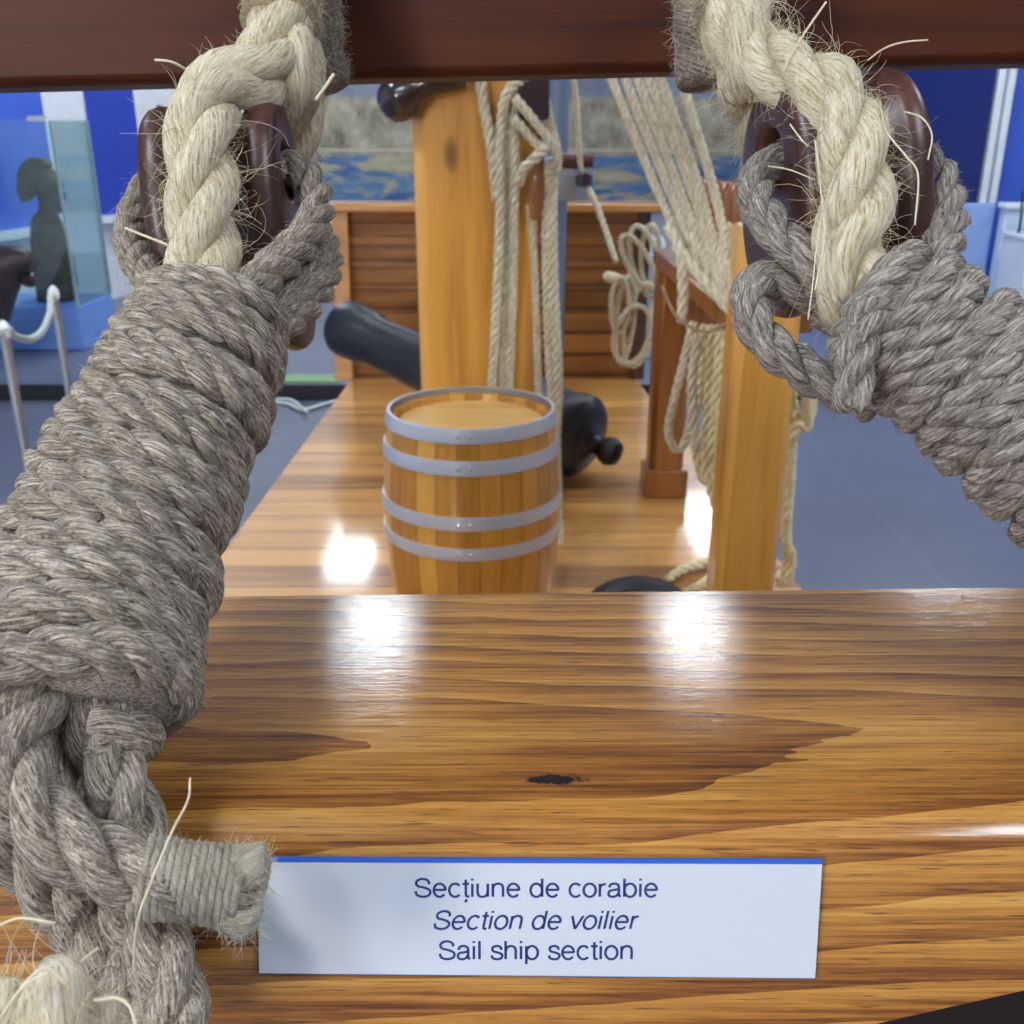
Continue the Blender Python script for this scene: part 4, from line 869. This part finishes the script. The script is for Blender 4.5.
def sleeve(parent, P, R, mat, nm, sides=28, seed=0, amp=.08, open_=True):
    C, ss = smooth_path(A3(P), .002); g = np.random.default_rng(seed); rs = 1 + amp * (g.random((len(C), sides)) - .5)
    for _ in range(2): rs = (rs + np.roll(rs, 1, 1) + np.roll(rs, -1, 1)) / 3; rs[1:-1] = (rs[:-2] + rs[1:-1] + rs[2:]) / 3
    M = newM(); tube(C, ss, R, sides, M, rs=rs, ftw=120); finish(M, nm, mat, parent); return M
s1 = sleeve(SL, [(286, -70, .517), (284, -20, .5155), (282, 12, .513), (280, 26, .510)], .0198, M_tan, 'tan_serving', amp=.16)
s2 = sleeve(SL, [(304, -70, .552), (302, 0, .550), (304, 50, .552), (312, 90, .556)], .0215, M_felt, 'felt_sleeve', seed=3, amp=.35)
s3 = sleeve(SL, [(262, -70, .535), (262, 0, .535), (266, 30, .538)], .010, M_felt, 'felt_sleeve', seed=4, amp=.35)
fuzz(s1, 700, .006, 'loose_fibres', M_fc, SL, seed=14, sel=toward); fuzz(s2, 2500, .006, 'loose_fibres', M_fg, SL, seed=15, sel=toward)
# ---- right
LR = empty('rope_lashing', at(930, 360, .43), 'grey hemp rope lashing wound in close turns, running off at the right edge', 'rope lashing')
axR = A3([(862, 292, .437), (900, 322, .431), (950, 360, .425), (1005, 408, .418), (1060, 458, .410), (1120, 515, .402), (1180, 575, .394), (1240, 640, .386)])
oR, MR = lashing(LR, axR, [(0, .008), (.03, .0225), (.10, .0270), (.4, .0285), (1, .0295)], .0066, .0074, .93, M_greyr, phase=2, lay=2.2)
fuzz(MR, 5000, .0042, 'loose_fibres', M_fgd, LR, rad=.00008, sel=toward, seed=21)
fuzz(MR, 24000, .0022, 'fibre_nap', M_fgd, LR, rad=.00009, sel=toward, segs=2, out=.45, seed=23)
Mx = newM(); kw = dict(parent=LR, mat=M_greyr)
lrope([(815, 170, .490), (780, 162, .480), (758, 180, .470), (760, 206, .458), (778, 234, .450), (806, 258, .442), (838, 284, .436), (866, 320, .432)], .0092, **kw)
lrope([(862, 318, .452), (826, 300, .456), (790, 284, .458), (762, 280, .456), (750, 300, .452), (760, 332, .448), (788, 360, .446), (828, 384, .446), (870, 404, .450)], .0092, **kw)
lrope([(790, 262, .478), (810, 292, .470), (836, 320, .462), (866, 345, .455)], .0085, **kw)
lrope([(880, 292, .418), (866, 322, .408), (858, 352, .404), (854, 382, .404), (853, 408, .405)], .0082, nm='cut_tail', **kw)
lrope([(890, 150, .490), (918, 158, .486), (938, 176, .480), (948, 206, .470), (946, 240, .458), (930, 275, .446)], .0090, **kw)
lrope([(905, 215, .475), (928, 222, .470), (938, 250, .46), (930, 275, .45)], .008, **kw)
fuzz(Mx, 3500, .0042, 'loose_fibres', M_fgd, LR, rad=.00008, sel=toward, seed=22)
fuzz(Mx, 15000, .0022, 'fibre_nap', M_fgd, LR, rad=.00009, sel=toward, segs=2, out=.45, seed=24)
SR = empty('shroud_rope', at(860, 200, .45), 'thick cream manila rope bent over the right wooden heart block, shaggy with loose fibres', 'rope')
r1 = cream(SR, [(712, -80, .485), (724, -30, .480), (738, 20, .474), (762, 60, .466), (798, 78, .456), (828, 94, .446), (848, 128, .438), (857, 180, .433), (854, 226, .431), (846, 262, .430), (860, 310, .432)], .0158)
r2 = cream(SR, [(728, -10, .485), (738, 50, .484), (752, 92, .496), (768, 140, .530), (780, 210, .548)], .0155, nm='back_leg')
r3 = cream(SR, [(738, 20, .470), (748, 52, .468), (756, 84, .478)], .0155, nm='splice_tuck')
Ma = newM()
for mm in (r1, r2, r3):
    for kk in ('pts', 'nrm', 'tan'): Ma[kk] += mm[kk]
fuzz(Ma, 4200, .012, 'loose_fibres', M_fc, SR, rad=.00013, out=.8, curl=.7, sel=toward, seed=31)
fuzz(r1, 160, .022, 'loose_fibres', M_fc, SR, rad=.00017, out=1.2, curl=1.2, seed=32, segs=7, sel=lambda P, N: (P[:, 0] > .10) & (P[:, 2] > 1.48) & (N[:, 2] > .1))
fuzz(r1, 60, .030, 'loose_fibres', M_fc, SR, rad=.00014, out=.8, curl=1.9, droop=.9, seed=33, segs=8, sel=lambda P, N: (P[:, 2] < 1.50) & (abs(N[:, 0]) > .6))
s4 = sleeve(SR, [(722, -80, .483), (728, -20, .480), (736, 6, .477)], .0200, M_tan, 'tan_serving', seed=6, amp=.16)
s5 = sleeve(SR, [(700, -80, .515), (702, 0, .515), (704, 40, .516), (706, 84, .518)], .0150, M_felt, 'felt_sleeve', seed=7, amp=.3)
fuzz(s4, 900, .009, 'loose_fibres', M_fc, SR, seed=34, sel=toward); fuzz(s5, 1500, .006, 'loose_fibres', M_fg, SR, seed=35, sel=toward)
# single stray fibres that stand out in the photograph
for Pp, par, r in (([(742, 20, .45), (790, 72, .43)], SR, 0), ([(782, 72, .44), (800, 40, .44), (826, 2, .44)], SR, .0005), ([(868, 60, .42), (885, 48, .41), (905, 42, .41), (928, 40, .41)], SR, .0004),
                   ([(905, 112, .43), (922, 118, .42), (932, 135, .42), (928, 160, .42)], SR, .0004), ([(880, 100, .43), (886, 130, .42), (905, 155, .41), (918, 175, .41), (915, 225, .41)], SR, .0004),
                   ([(815, 140, .43), (822, 200, .42), (824, 240, .41), (815, 290, .405)], SR, .0004), ([(836, 170, .42), (820, 225, .40), (812, 290, .395), (808, 320, .395)], SR, .0003), ([(790, 124, .44), (800, 138, .438), (808, 146, .436)], SR, .0004),
                   ([(768, 166, .445), (790, 170, .44), (815, 180, .436)], SR, .0003), ([(155, 60, .47), (172, 62, .47), (190, 72, .48)], SL, .0006), ([(214, 50, .48), (222, 60, .48), (230, 76, .48)], SL, .0005),
                   ([(125, 228, .45), (150, 238, .45), (170, 246, .45)], SL, .0006), ([(316, 100, .49), (326, 86, .49), (334, 74, .49)], SL, .0009), ([(0, 925, .28), (20, 918, .28), (55, 923, .28)], LL, .0004), ([(72, 985, .27), (78, 965, .27), (98, 948, .27)], LL, .0004)):
    if r: wire('stray_fibre', A3(Pp), r, M_fc, par)
# bottom left cream rope end
SB = empty('shroud_rope', at(50, 1040, .27), 'frayed cream manila rope end at the bottom left corner', 'rope')
b1_ = cream(SB, [(60, 1190, .235), (52, 1100, .252), (40, 1030, .262), (34, 985, .270)], .0165, nm='rope', taper=[(0, 1), (.85, 1), (1, .7)])
b2_ = cream(SB, [(120, 1190, .250), (108, 1090, .265), (98, 1020, .275), (96, 1004, .278)], .0090, nm='loose_strand', taper=[(0, 1), (.85, 1), (1, .6)])
Ma = newM()
for mm in (b1_, b2_):
    for kk in ('pts', 'nrm', 'tan'): Ma[kk] += mm[kk]
fuzz(Ma, 1300, .013, 'loose_fibres', M_fc, SB, rad=.00013, out=.9, curl=.8, seed=41, sel=toward)
for Pp in ([(5, 1024, .25), (20, 990, .25), (45, 968, .25), (68, 985, .25)], [(0, 1018, .248), (25, 985, .246), (50, 972, .246)], [(95, 1000, .255), (118, 998, .253), (132, 1010, .252), (138, 1040, .252)]):
    wire('stray_fibre', A3(Pp), .00045, M_fc, SB)
for o in bpy.data.objects:
    if '_o' in o: del o['_o']
